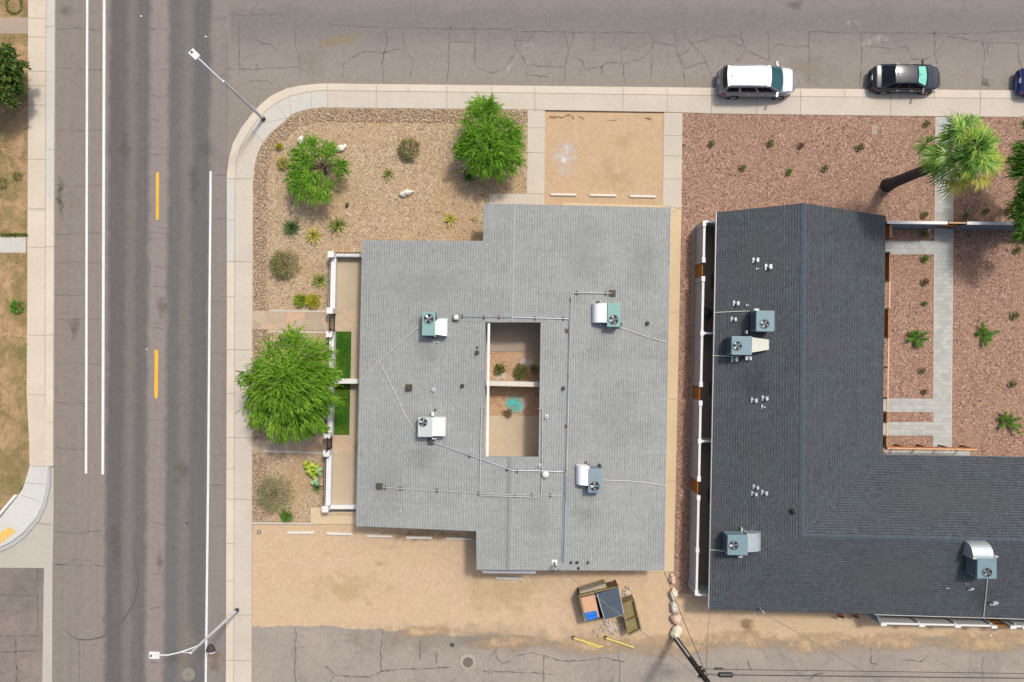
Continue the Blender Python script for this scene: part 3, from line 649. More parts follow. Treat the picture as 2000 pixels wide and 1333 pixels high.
# yards
sheet('gravel_yard', KS[3:17] + [(1031, 214.5), (1031, 420), (960, 520), (700, 520), (640, 607), (493, 607)], 0.10, 'tan_gravel', -0.02)
sheet('gravel_yard', [(492.6, 640), (656, 640), (656, 860), (492.4, 860)], 0.10, 'tan_gravel', -0.02)
sheet('gravel_yard', [(492.2, 878), (656, 878), (656, 1019), (491.8, 1019)], 0.10, 'tan_gravel', -0.02)
sheet('path', [(492.6, 607), (700, 609), (700, 647), (492.6, 644)], 0.118, 'flagstone', 0)
sheet('path', [(492.4, 845), (700, 849), (700, 886), (492.4, 880)], 0.118, 'flagstone', 0)
edg = MB()
for a, b in [((527, 607), (640, 609)), ((525, 648), (640, 650)), ((528, 844), (636, 847)), ((516, 881), (636, 885)), ((492, 1021), (610, 1022))]: edg.bar(P(*a), P(*b), 0.14, 0, 0.135)
struct('path_edging', edg, MT['concrete'])
# parking at the top and the strips round it
sheet('parking_bay', [(1063, 219), (1298, 222), (1298, 420), (1063, 420)], 0.085, 'dirt_top', -0.02)
sheet('path', [(1031, 215), (1064.5, 216), (1063, 379), (1063, 402), (955, 402), (955, 379), (1029, 379)], 0.115, 'concrete', -0.02)
sheet('path', [(1297, 220), (1333, 221), (1331, 420), (1316, 1117), (1255, 1117), (1270, 420), (1100, 404), (1100, 396), (1294, 402)], 0.112, 'concrete_yellow', -0.02)
sheet('path', [(1298, 221), (1332.5, 221.5), (1330, 408), (1295, 404)], 0.118, 'concrete', 0.1)
jj = MB()
for a, b in [((1030, 298), (1063, 299)), ((1030, 250), (1064, 250)), ((1029, 379), (1063, 379)), ((1297, 265), (1332, 265)), ((1297, 304), (1332, 305)), ((1296, 350), (1331, 350)), ((1295, 402), (1330, 408)), ((1300, 425), (1330, 404)), ((1306, 610), (1326, 610)), ((1304, 780), (1322, 780)), ((1300, 940), (1319, 940))]: jj.ribbon([P(*a, .122), P(*b, .122)], 0.03)
struct('pavement_joint', jj, MT['joint'])
sheet('gravel_garden', [(1331, 219.5), (1400, 222), (1700, 226), (2000, 229), (2700, 237), (2700, 960), (1700, 960), (1420, 1160), (1320, 1160), (1312, 1117)], 0.10, 'brown_gravel', -0.02)
# paver paths
pv = [(1828, 229), (1846, 229), (1862, 229), (1862, 420), (1861, 470), (1858, 874), (1822, 874), (1823, 851), (1700, 851), (1700, 824.5), (1823, 825), (1823, 805), (1700, 805), (1700, 778.5), (1823.5, 779), (1825, 497), (1700, 497), (1700, 470.5), (1826, 471)]
sheet('path', pv, 0.112, 'paver', 0.0)
ed = MB()
for q in ([(1828, 229), (1826, 471)], [(1862, 229), (1861, 470), (1858, 874)], [(1825, 497), (1823.5, 779)]): ed.ribbon([P(u, v, .116) for u, v in q], 0.06)
struct('path_edging', ed, MT['concrete'])
# patio by the white wall, west of the pale building
sheet('patio', [(640, 495), (740, 495), (740, 1000), (633, 1000)], 0.108, 'concrete_patio', -0.02)
sheet('patio', [(656, 607), (740, 607), (740, 646), (656, 646)], 0.122, 'flagstone', 0.1)
sheet('patio', [(650, 851), (740, 851), (740, 885), (650, 885)], 0.122, 'flagstone', 0.1)
sheet('patio', [(607, 992), (740, 992), (740, 1024), (607, 1024)], 0.105, 'concrete_yellow', -0.02)
for q in ([(640, 648), (686, 648), (684.5, 742), (640, 742)], [(640, 748), (684, 748), (682, 850), (640, 850)]):
    o = sheet('lawn', q, 0.14, 'turf', 0.09)
# courtyard floor
sheet('courtyard', [(930, 600), (1080, 600), (1080, 684), (930, 684)], 0.10, 'concrete_dark', -0.02)
sheet('courtyard', [(930, 684), (1080, 684), (1080, 813), (930, 813)], 0.098, 'court_dirt', -0.02)
sheet('courtyard', [(930, 813), (1080, 813), (1080, 910), (930, 910)], 0.10, 'concrete_patio', -0.02)
eg = MB(); eg.bar(P(950, 685), P(1056, 686), 0.1, 0.05, 0.14); struct('path_edging', eg, MT['concrete_dark'])
# patio behind the grey wall of the dark building
sheet('patio', [(1352, 440), (1460, 440), (1445, 1160), (1345, 1160)], 0.106, 'concrete_dark', -0.02)

sheet('path', [(1703, 244), (1713, 244), (1713, 263), (1703, 263)], 0.104, 'concrete_dark', 0.09)
# cobbles along the pavement edges
def rock_pts(r, sq=0.65, sub=1, seed=0, rough=0.25):
    bm = bmesh.new(); bmesh.ops.create_icosphere(bm, subdivisions=sub, radius=1.0)
    off = Vector((seed * 3.1, seed * 1.7, seed * 0.9)); vs = []
    for v in bm.verts:
        k = 1 + rough * noise.noise(v.co * 1.3 + off) * 1.6
        vs.append(Vector((v.co.x * r[0] * k, v.co.y * r[1] * k, v.co.z * r[2] * k)))
    idx = {v: i for i, v in enumerate(bm.verts)}
    fs = [tuple(idx[v] for v in f.verts) for f in bm.faces]; bm.free(); return vs, fs
cob = MB(); rc = random.Random(11)
shapes = [rock_pts((1, 0.8, 0.6), sub=1, seed=i) for i in range(8)]
def scatter_rocks(path, wmin, wmax, dens, z=0.10, smin=0.04, smax=0.09):
    for (a, b), (c, d) in zip(path[:-1], path[1:]):
        L = math.hypot(c - a, d - b); nx, ny = -(d - b) / L, (c - a) / L
        for _ in range(int(L * (wmax - wmin) * dens)):
            f = rc.random(); w = wmin + (wmax - wmin) * rc.random() ** 1.15
            u, v = a + (c - a) * f + nx * w, b + (d - b) * f + ny * w
            p = P(u, v, z + 0.02); s = rc.uniform(smin, smax); m = Matrix.Rotation(rc.uniform(0, 6.3), 3, 'Z')
            vs, fs = rc.choice(shapes); cob.add([p + m @ (q * s) for q in vs], fs)
edge = KS[3:17]
scatter_rocks([(493.5, 606)] + edge[1:] + [(1030, 214.5)], 2, 27, 0.22)
scatter_rocks([(493, 860), (493, 643)], 2, 30, 0.22)
scatter_rocks([(492.5, 1018), (492.5, 884)], 2, 27, 0.22)
stuff('cobble_border', cob, MT['cobble'], 'band of loose river cobbles edging the tan gravel yard along the pavement', 'cobbles', True)

# ------------------------------------------------------------------ pale building (roof low pitched, ridge running up the picture)
ZE, ZR = 2.35, 3.15
RA, RB = P(1004.0, 398, ZR), P(991.0, 1113, ZR)        # ridge line
rd = (RB - RA); rd.z = 0; rd.normalize(); rn = Vector((-rd.y, rd.x, 0))
HALF = abs((P(700, 700, ZE) - RA).dot(rn))
def zl(p): return ZR - (ZR - ZE) * abs((p - RA).dot(rn)) / HALF
def onroof(u, v, dz=0.0):
    z = 3.0
    for _ in range(6): z = zl(P(u, v, z)) + dz
    return P(u, v, z)
def ridge(v): return P(1004 - (v - 398) / 715 * 13, v, ZR)
def lx(v): return 707 - (v - 470) * 12 / 558
def rx(v): return 1310 - (v - 406) * 12 / 709
Q = onroof
faces_light = [[Q(945, 398), Q(943.5, 471), ridge(475), ridge(399)], [Q(707, 470), Q(lx(627), 627), ridge(629.5), ridge(475), Q(943.5, 471)],
      [Q(lx(627), 627), Q(lx(889), 889), Q(945, 892), Q(948, 628)], [Q(lx(889), 889), Q(695, 1028), Q(930, 1038), ridge(1041), ridge(893), Q(945, 892)],
      [Q(930, 1038), Q(931, 1113), ridge(1114), ridge(1041)],
      [ridge(399), ridge(629.5), Q(1056, 630), Q(rx(634), 634), Q(1310, 406)], [Q(1056, 630), Q(1052, 893), Q(rx(897), 897), Q(rx(634), 634)],
      [ridge(893), ridge(1114), Q(1298, 1115), Q(rx(897), 897), Q(1052, 893)], [Q(948, 628), ridge(629.5), Q(948, 630.2)], ]
def ccw(pts):
    a = sum(pts[i].x * pts[(i + 1) % len(pts)].y - pts[(i + 1) % len(pts)].x * pts[i].y for i in range(len(pts)))
    return pts if a > 0 else pts[::-1]
bl = thing('house', 'low single storey building with pale grey shingle roof and an open courtyard in its middle', 'building', (P(1000, 760).x, P(1000, 760).y, 0.1))
mb = MB()
for f in faces_light[:8]:
    f = ccw(f); off = 40.0 if sum((p - RA).dot(rn) for p in f) < 0 else 0.0
    mb.face(f, [((p - RA).dot(rd), (p - RA).dot(rn) * 1.02 + off) for p in f])
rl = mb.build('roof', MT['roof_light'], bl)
out_l = [Q(945, 398), ridge(399), Q(1310, 406), Q(1298, 1115), ridge(1114), Q(931, 1113), Q(930, 1038), Q(695, 1028), Q(707, 470), Q(943.5, 471)]
hole_l = [Q(948, 630), ridge(630), Q(1056, 630), Q(1052, 893), ridge(893), Q(945, 892)]
def fascia(mb, loop, h, t, dz=-0.01, closed=True):
    n = len(loop)
    for i in range(n if closed else n - 1):
        a, b = loop[i], loop[(i + 1) % n]; d = (b - a); d.z = 0; d.normalize(); w = Vector((-d.y, d.x, 0)) * t
        vs = [a + Vector((0, 0, dz - h)), b + Vector((0, 0, dz - h)), b + Vector((0, 0, dz)), a + Vector((0, 0, dz))]
        mb.add(vs + [q + w for q in vs], [(0, 1, 2, 3), (7, 6, 5, 4), (3, 2, 6, 7), (0, 4, 5, 1), (0, 3, 7, 4), (1, 5, 6, 2)])
mb = MB(); fascia(mb, out_l, 0.17, -0.03); mb.build('fascia', MT['pale_metal'], rl)
mb = MB(); fascia(mb, hole_l, 0.2, 0.035); mb.build('fascia', MT['stucco_grey'], rl)
mb = MB(); fascia(mb, [Q(952.5, 632), Q(949.5, 892)], 0.12, 0.16, 0.03, False); mb.build('gutter', MT['white_paint'], rl)
mb = MB()
for f in faces_light[:8]: mb.face([p - Vector((0, 0, 0.16)) for p in ccw(f)[::-1]])
mb.build('soffit', MT['white_paint'], bl)
def ridgecap(v0, v1, w, mat):
    mb = MB(); n = 24
    for k in range(n):
        a, b = ridge(v0 + (v1 - v0) * k / n), ridge(v0 + (v1 - v0) * (k + 1) / n)
        for sgn in (-1, 1):
            o = rn * sgn * w; q = [a + Vector((0, 0, .03)), b + Vector((0, 0, .022)), b + o + Vector((0, 0, -.022)), a + o + Vector((0, 0, -.014))]
            mb.face(q if sgn < 0 else q[::-1])
    mb.build('ridge_cap', MT[mat], rl)
ridgecap(399.5, 629, 0.13, 'ridge_pale'); ridgecap(894, 1113.5, 0.16, 'ridge_grey')
# walls stand back under the eaves; the courtyard walls are flush with the opening
def inset_pts(loop, d):
    n = len(loop); out = []
    for i in range(n):
        a, b, c = loop[i - 1], loop[i], loop[(i + 1) % n]
        d1 = (b - a); d1.z = 0; d1.normalize(); d2 = (c - b); d2.z = 0; d2.normalize()
        n1 = Vector((d1.y, -d1.x, 0)); n2 = Vector((d2.y, -d2.x, 0)); m = (n1 + n2); k = 1 + n1.dot(n2)
        out.append(b + m * (d / max(k, .3)))
    return out
wall_l = inset_pts(out_l[:1] + out_l[2:4] + out_l[5:], 0.75)
wm = MB()
for i in range(len(wall_l)):
    a, b = wall_l[i], wall_l[(i + 1) % len(wall_l)]
    zt = min(zl(a), zl(b)) - 0.17; wm.bar(a, b, 0.18, -0.05, zt)
wm.build('wall', MT['stucco_tan'], bl)
cw2 = MB(); hl = [hole_l[0], hole_l[2], hole_l[3], hole_l[5]]
for i in range(4):
    a, b = hl[i], hl[(i + 1) % 4]; d = (b - a); d.z = 0; d.normalize(); n = Vector((-d.y, d.x, 0)) * (0.11 if i == 3 else 0.75); a = a - d * (.75 if i != 3 else 0); b = b + d * (.75 if i != 3 else 0)
    cw2.bar(a + n, b + n, 0.18, 0.0, 2.55)
cw2.build('courtyard_wall', MT['white_paint'], bl)
def wall_door(parent, a, b, f, w=0.95, side=1, name='door'):
    d = (b - a); d.z = 0; d.normalize(); n = Vector((d.y, -d.x, 0)) * side; c = a.lerp(b, f) - n * 0.0
    mb = MB()
    if name == 'door':
        mb.bar(c - d * w / 2 - n * .1, c + d * w / 2 - n * .1, 0.06, 0.1, 2.13); o = mb.build('door', MT['door_paint'], parent)
        m2 = MB(); m2.tube([c + d * w * .38 - n * .13 + Vector((0, 0, 1.1 - c.z)), c + d * w * .38 - n * .2 + Vector((0, 0, 1.1 - c.z))], 0.025); m2.build('handle', MT['rim'], o)
    else:
        mb.bar(c - d * w / 2 - n * .1, c + d * w / 2 - n * .1, 0.05, 1.0, 2.1); o = mb.build('window', MT['glass_dark'], parent)
        m2 = MB()
        for z in (0.96, 2.1): m2.bar(c - d * (w / 2 + .05) - n * .11, c + d * (w / 2 + .05) - n * .11, 0.07, z, z + .06)
        for q in (-1, 0, 1): m2.bar(c + d * (q * w / 2 - .03) - n * .112, c + d * (q * w / 2 + .03) - n * .112, 0.06, 1.02, 2.1)
        m2.build('frame', MT['white_paint'], o)
for i, (fs) in enumerate([(.3, .7), (.15, .4, .65, .85), (.5,), (.5,), (.3, .7), (.2, .4, .6, .8), (.5,), (.5,)]):
    if i >= len(wall_l): break
    for k, f in enumerate(fs): wall_door(bl, wall_l[i], wall_l[(i + 1) % len(wall_l)], f, 0.95 if k % 2 else 1.6, 1, 'door' if k % 2 else 'window')
mb = MB(); cbw = [P(949, 749, 1.9), P(1062, 751.5, 1.9)]; mb.bar(cbw[0], cbw[1], 0.26, 0.05, 1.9); mb.bar(cbw[0], cbw[1], 0.32, 1.9, 1.96)
tag(mb.build('courtyard_wall', MT['cream_fascia']), 'white painted wall splitting the courtyard of the pale building in two', 'wall')
# lower grey awning step at the bottom eave
mb = MB(); a, b = P(938, 1113, 2.6), P(1047, 1114, 2.6); mb.prism([a, P(945, 1120, 2.6), P(1047, 1121, 2.6), b], 2.5, 2.6, True)
mb.build('awning', MT['stucco_grey'], bl)

# vents on the pale roof (sub-parts of the roof)
def vent(u, v, kind, r=0.08, h=0.3, z0=None, parent=None, zf=None):
    b = (zf or onroof)(u, v); mb = MB()
    if kind == 'pipe':
        mb.lathe(b, [(r * 2.0, -0.03), (r * 1.8, 0.02), (r, 0.06), (r, h), (r * .75, h), (r * .75, h - .05), (.001, h - .05)], 14); m = 'vent_dark'
    elif kind == 'ring':
        mb.lathe(b, [(r * 1.7, -0.03), (r * 1.6, 0.02), (r, 0.05), (r, h), (r * .7, h), (r * .7, h - .06), (.001, h - .06)], 14); m = 'vent_pale'
    elif kind == 'hood':
        mb.box(b + Vector((0, 0, .04)), (r * 3.0, r * 3.0, .05)); mb.box(b + Vector((0, 0, h * .6)), (r * 2.4, r * 2.4, h * .9)); mb.box(b + Vector((0, 0, h * 1.1)), (r * 1.2, r * 1.2, h * .25)); m = 'vent_brown'
    elif kind == 'dome':
        mb.lathe(b, [(r * .7, -.03), (r * .7, h * .5), (r * 1.1, h * .5), (r * 1.15, h * .65), (r * .9, h * .85), (r * .4, h), (.001, h * 1.02)], 18); m = 'vent_white'
    elif kind == 'cone':
        mb.lathe(b, [(r * 1.7, -.03), (r * 1.6, .02), (r * 1.2, .05), (r * .8, h * .6), (r * 1.15, h * .62), (r * .5, h), (.001, h * 1.02)], 18); m = 'vent_dark'
    mb.build('roof_vent', MT[m], parent or rl, kind in ('dome',))
for a in [(932, 689, 'pipe', .085, .35), (903, 754, 'pipe', .08, .3), (799, 757, 'hood', .14, .3), (846, 762, 'ring', .09, .2), (1100, 759, 'pipe', .075, .3), (1067, 815, 'ring', .10, .2), (1264, 632, 'pipe', .08, .3), (1054, 910, 'ring', .09, .2), (782, 1000, 'ring', .06, .2),
          (1115, 1099, 'pipe', .05, .2), (1127, 1099, 'pipe', .06, .2), (1148, 1099, 'pipe', .05, .2), (1130, 1110, 'pipe', .05, .2), (932, 679, 'pipe', .045, .12), (855, 669, 'ring', .05, .15), (890, 622, 'hood', .13, .12), (891.5, 621, 'dome', .17, .45), (1065, 926, 'dome', .21, .38)]:
    vent(*a)

# pipes over the pale roof
def lay(name, pxs, r, mat, label, cat, dz=0.1, sup=None, end=None, zf=None, group=None):
    zf = zf or onroof; pts = [zf(u, v, dz) for u, v in pxs]
    fine = []
    for a, b in zip(pts[:-1], pts[1:]):
        n = max(1, int((b - a).length / 1.5))
        fine += [a.lerp(b, k / n) for k in range(n)]
    fine.append(pts[-1])
    base = pts[0] - Vector((0, 0, dz))
    t = thing(name, label, cat, base, group); mb = MB(); mb.tube(fine, r * (.78 if name == 'roof_pipe' else 1.15), 6); mb.build('pipe', MT[mat], t)
    for u, v in (sup or []):
        m2 = MB(); m2.box(zf(u, v, dz / 2 - .01), (0.13, 0.24, dz)); m2.build('support_block', MT['rust'], t)
    for u, v in (end or []):
        m2 = MB(); c = zf(u, v, 0.05); m2.box(c, (0.42, 0.40, 0.14)); m2.build('pitch_pocket', MT['vent_brown'], t)
        m3 = MB(); m3.box(c + Vector((.02, 0, .08)), (0.2, 0.2, 0.05)); m3.build('sealant', MT['vent_dark'], t)
    return t
lay('roof_pipe', [(1195, 573), (1120, 572), (1116, 580), (1111, 760), (1107, 922), (1104, 990), (1101, 1098)], 0.035, 'pipe_white', 'longest pale gas pipe, down the right half of the pale roof from a brown box', 'pipe', .12,
    [(1127, 572.5), (1183, 573), (1115.5, 586), (1111, 735), (1106, 833), (1106, 920)], [(1196, 573)])
lay('roof_pipe', [(893, 618), (1000, 620), (1060, 622), (1110, 623), (1112, 628), (1109, 760), (1105, 925), (1102, 1098)], 0.03, 'pipe_galv', 'thin grey pipe running past the courtyard top edge then down the pale roof', 'pipe', .09, [(903, 618), (945, 620), (974, 620), (1045, 622), (1100, 623), (1109, 647), (1106, 646)])
lay('roof_pipe', [(843, 864), (870, 873), (950, 901), (1001, 919), (1050, 920), (1100, 922), (1104, 926), (1101, 1000), (1099, 1097)], 0.035, 'pipe_galv', 'pale pipe slanting under the courtyard from beside the white rooftop cooler', 'pipe', .1, [(917, 891), (990, 917), (1010, 920)], [(842, 863)])
lay('roof_pipe', [(742, 951), (780, 955), (853, 959), (935, 964), (1000, 967), (1098, 968), (1101, 973), (1097, 1096)], 0.024, 'pipe_white', 'thin pale pipe across the lower pale roof from a small dark box at its left', 'pipe', .09, [(752, 953), (782, 955), (853, 959), (935, 964), (1005, 969), (1039, 968), (1075, 968)], [(741, 950)])
lay('roof_pipe', [(1108, 930), (1104, 1000), (1102, 1098)], 0.06, 'pipe_galv', 'thick blue grey conduit along the bottom of the pale roof ending in a white cap', 'pipe', .14, None)
lay('roof_cable', [(950, 795), (941, 796), (940, 802), (938, 900), (937, 968), (990, 970), (1054, 972), (1057, 968), (1059, 930), (1060, 800), (1057, 797), (1051, 799)], 0.022, 'pipe_white', 'white cable looped below the courtyard of the pale roof', 'cable', .16)
lay('roof_cable', [(824, 633), (790, 662), (742, 706), (703, 744)], 0.025, 'pipe_white', 'white cable slanting from the green cabinet cooler to the left eave', 'cable', .05)
lay('roof_cable', [(742, 708), (770, 765), (790, 810), (815, 850)], 0.022, 'pipe_white', 'white cable slanting down to the pale cabinet cooler with the square white duct', 'cable', .05)
lay('roof_cable', [(1209, 640), (1225, 645), (1260, 657), (1301, 669)], 0.025, 'pipe_white', 'white cable from the upper right cooler to the right eave of the pale roof', 'cable', .05)
lay('roof_cable', [(1176, 938), (1230, 940), (1262, 943), (1302, 950)], 0.025, 'pipe_white', 'white cable from the lower right cooler to the right eave of the pale roof', 'cable', .05)
t = thing('service_mast', 'electric service mast with a white flashing plate at the bottom eave of the pale roof', 'mast', onroof(1083, 1100))
mb = MB(); mb.box(onroof(1083, 1099, .03), (.36, .36, .04)); mb.build('flashing', MT['vent_white'], t)
mb = MB(); b = onroof(1083, 1099); mb.tube([b, b + Vector((0, 0, .75)), b + Vector((0.0, -.12, .9))], .045); mb.build('pipe', MT['vent_dark'], t)
mb = MB(); mb.lathe(b + Vector((0, -.14, .78)), [(.05, 0), (.1, .02), (.1, .14), (.03, .2)], 12); mb.build('weather_head', MT['pipe_galv'], t)
mb = MB()
for sg in (-1, 1): mb.tube([b + Vector((.03 * sg, -.15, .8)), b + Vector((.18 * sg, -.3, .66)), b + Vector((.22 * sg, -.42, .4)), b + Vector((.1 * sg, -.5, .3))], .018, 5)
mb.build('service_wire', MT['cable'], t)

# ------------------------------------------------------------------ dark building
DE, DR = 2.8, 3.85
D = dict(A=P(1400, 415, DE), R1=P(1570, 397, DR), B=P(1730, 422, DE), C=P(1724, 888, DE), R2=P(1566, 1047, DR), R3=P(2150, 1060, DR), Dn=P(2150, 895, DE), E=P(1385, 1190, DE), F=P(2150, 1214, DE))
bd = thing('house', 'low L shaped building with dark blue grey shingle roof', 'building', (P(1560, 800).x, P(1560, 800).y, 0.1))
mb = MB()
def dface(pts, along):
    pts = ccw(pts); al = along; al = Vector((al.x, al.y, 0)).normalized(); up = Vector((-al.y, al.x, 0))
    mb.face(pts, [((p - D['R2']).dot(al) + 100, (p - D['R2']).dot(up) * 1.03 + 60) for p in pts])
va = D['R1'] - D['R2']; ha = D['R3'] - D['R2']
dface([D['A'], D['E'], D['R2'], D['R1']], va); dface([D['R1'], D['R2'], D['C'], D['B']], va)
dface([D['R2'], D['R3'], D['Dn'], D['C']], ha); dface([D['E'], D['F'], D['R3'], D['R2']], ha)
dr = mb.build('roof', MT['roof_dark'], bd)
mb = MB()
for q in (['A', 'E', 'R2', 'R1'], ['R1', 'R2', 'C', 'B'], ['R2', 'R3', 'Dn', 'C'], ['E', 'F', 'R3', 'R2']): mb.face([D[k] - Vector((0, 0, .16)) for k in q])
mb.build('soffit', MT['white_paint'], bd)
mb = MB(); fascia(mb, [D['E'], D['A']], 0.16, 0.045, -0.01, False); fascia(mb, [D['C'], D['Dn']], 0.18, -0.1, 0.0, False)
fascia(mb, [P(1709, 1200.2, DE), D['F']], 0.16, -0.05, -0.01, False); fascia(mb, [D['B'], D['C']], 0.16, -0.045, -0.01, False)
mb.build('gutter', MT['pale_metal'], dr)
mb = MB(); fascia(mb, [D['A'], D['R1'], D['B']], 0.18, -0.03, -0.01, False); fascia(mb, [D['E'], P(1709, 1200, DE)], 0.16, -0.03, -0.012, False); mb.build('fascia', MT['pole_wood'], dr)
def capline(a, b, w, name='ridge_cap', n=40, mat='ridge_blue'):
    mb = MB(); d = (b - a).normalized(); nn = Vector((-d.y, d.x, 0)).normalized() * w
    for k in range(n):
        p, q = a.lerp(b, k / n), a.lerp(b, (k + 1) / n)
        for sg in (-1, 1):
            f = [p + Vector((0, 0, .035)), q + Vector((0, 0, .025)), q + nn * sg + Vector((0, 0, -.02 - w * .06)), p + nn * sg + Vector((0, 0, -.01 - w * .06))]
            mb.face(f[::-1] if sg > 0 else f)
    mb.build(name, MT[mat], dr)
capline(D['R1'], D['R2'], .19); capline(D['R2'], D['R3'], .19); capline(D['E'].lerp(D['R2'], .01), D['R2'], .13, mat='ridge_dim')
def zd(p):
    # height of the dark roof at a plan point
    hw = abs((D['A'] - D['R1']).dot(Vector((-va.y, va.x, 0)).normalized()))
    nv = Vector((-va.y, va.x, 0)).normalized(); nh = Vector((-ha.y, ha.x, 0)).normalized()
    dv = abs((p - D['R2']).dot(nv)); dh = abs((p - D['R2']).dot(nh)); pv = (p - D['R2']).dot(nv); ph = (p - D['R2']).dot(nh)
    hv = abs((D['A'] - D['R2']).dot(nv)); hh = abs((D['F'] - D['R2']).dot(nh))
    return DR - (DR - DE) * (min(dv / hv, dh / hh) if (p.x > D['R2'].x and p.y > D['R2'].y) else max(dv / hv if p.x < D['R2'].x else 0, dh / hh if p.y < D['R2'].y else 0))
def ondark(u, v, dz=0.0):
    z = 3.2
    for _ in range(6): z = zd(P(u, v, z)) + dz
    return P(u, v, z)
wl = [P(1416, 434, 2.6), P(1569, 434, 2.6), P(1713, 440, 2.6), P(1706, 905, 2.6), P(2150, 912, 2.6), P(2150, 1190, 2.6), P(1404, 1168, 2.6)]
wm = MB()
for i in range(len(wl)): wm.bar(wl[i], wl[(i + 1) % len(wl)], 0.18, -0.05, 2.62)
wm.build('wall', MT['stucco_grey'], bd)
for i, fs in enumerate([(.5,), (.5,), (.15, .3, .5, .7, .85), (.3, .7), (), (.2, .4, .6, .8), (.1, .25, .4, .55, .7, .85)]):
    for k, f in enumerate(fs): wall_door(bd, wl[i], wl[(i + 1) % len(wl)], f, 0.95 if k % 2 else 1.5, -1 if i in () else 1, 'door' if k % 2 else 'window')
mb = MB(); gz = wl[0].z
mb.face([wl[0], wl[1] + Vector((0, 0, 1.0)), wl[2]]); mb.build('gable_wall', MT['stucco_grey'], bd)
# little flashed vents
def dvent(u, v, big=1.0, cap=True):
    b = ondark(u, v); mb = MB(); s = big
    sl = Vector((-1 if b.x < D['R2'].x else 1, 0, 0)) if v < 1000 else Vector((0, -1, 0))
    pl = Vector((-sl.y, sl.x, 0))
    c = b + sl * .12 * s + Vector((0, 0, .02))
    mb.beam(c - pl * .17 * s, c + pl * .17 * s, .12 * s, .03); mb.beam(c, b, .14 * s, .04)
    mb.lathe(b, [(.06 * s, -.02), (.06 * s, .25), (.001, .25)], 10)
    if cap: mb.beam(b - pl * .12 * s + Vector((0, 0, .3)) - sl * .06, b + pl * .12 * s + Vector((0, 0, .3)) - sl * .06, .14 * s, .1 * s)
    mb.build('roof_vent', MT['vent_pale'], dr)
for a in [(1475, 509, 1, True), (1500, 522, 1.15, True), (1479, 526, .5, False), (1437, 593, 1, True), (1460, 597, .55, False), (1432, 624, .9, True), (1434, 702, 1.1, True), (1461, 700, .9, True), (1472, 782, 1, True), (1493, 778, 1, True), (1491, 795, .8, False),
          (1475, 951, .9, True), (1472, 964, .9, True), (1492, 962, 1, True), (1849, 1147, .6, False), (1893, 1149, .8, True), (1938, 1176, 1.2, True), (1886, 1139, .4, False)]: dvent(*a)
vent(1549, 997, 'cone', .16, .42, None, dr, ondark)
t = thing('service_mast', 'electric service mast with looped wires at the bottom eave of the dark roof', 'mast', ondark(1485, 1191))
b = ondark(1484, 1188); mb = MB(); mb.tube([b, b + Vector((0, 0, .55)), b + Vector((.05, -.1, .65))], .035); mb.build('pipe', MT['pipe_white'], t)
mb = MB(); mb.tube([b + Vector((.05, -.1, .62)), b + Vector((.15, -.28, .5)), b + Vector((.32, -.33, .45)), b + Vector((.42, -.45, .4))], .022, 6); mb.build('service_wire', MT['cable_grey'], t)
for pts, lab in [([(1394, 611), (1430, 609), (1478, 607.5)], 'thin cream pipe from the left eave to the upper cooler of the dark roof'), ([(1391, 695), (1420, 696), (1446, 696.5)], 'thin pale pipe from the left eave to the cooler with the cream tapered duct'),
                 ([(1387, 1074), (1400, 1075), (1415, 1077.5)], 'short pale pipe from the left eave to the lowest left cooler'), ([(1929, 1128), (1926, 1160), (1921, 1206)], 'thin cream pipe from the curved duct cooler down to the bottom eave')]:
    lay('roof_pipe', pts, .03, 'duct_cream', lab, 'pipe', .06, zf=ondark)

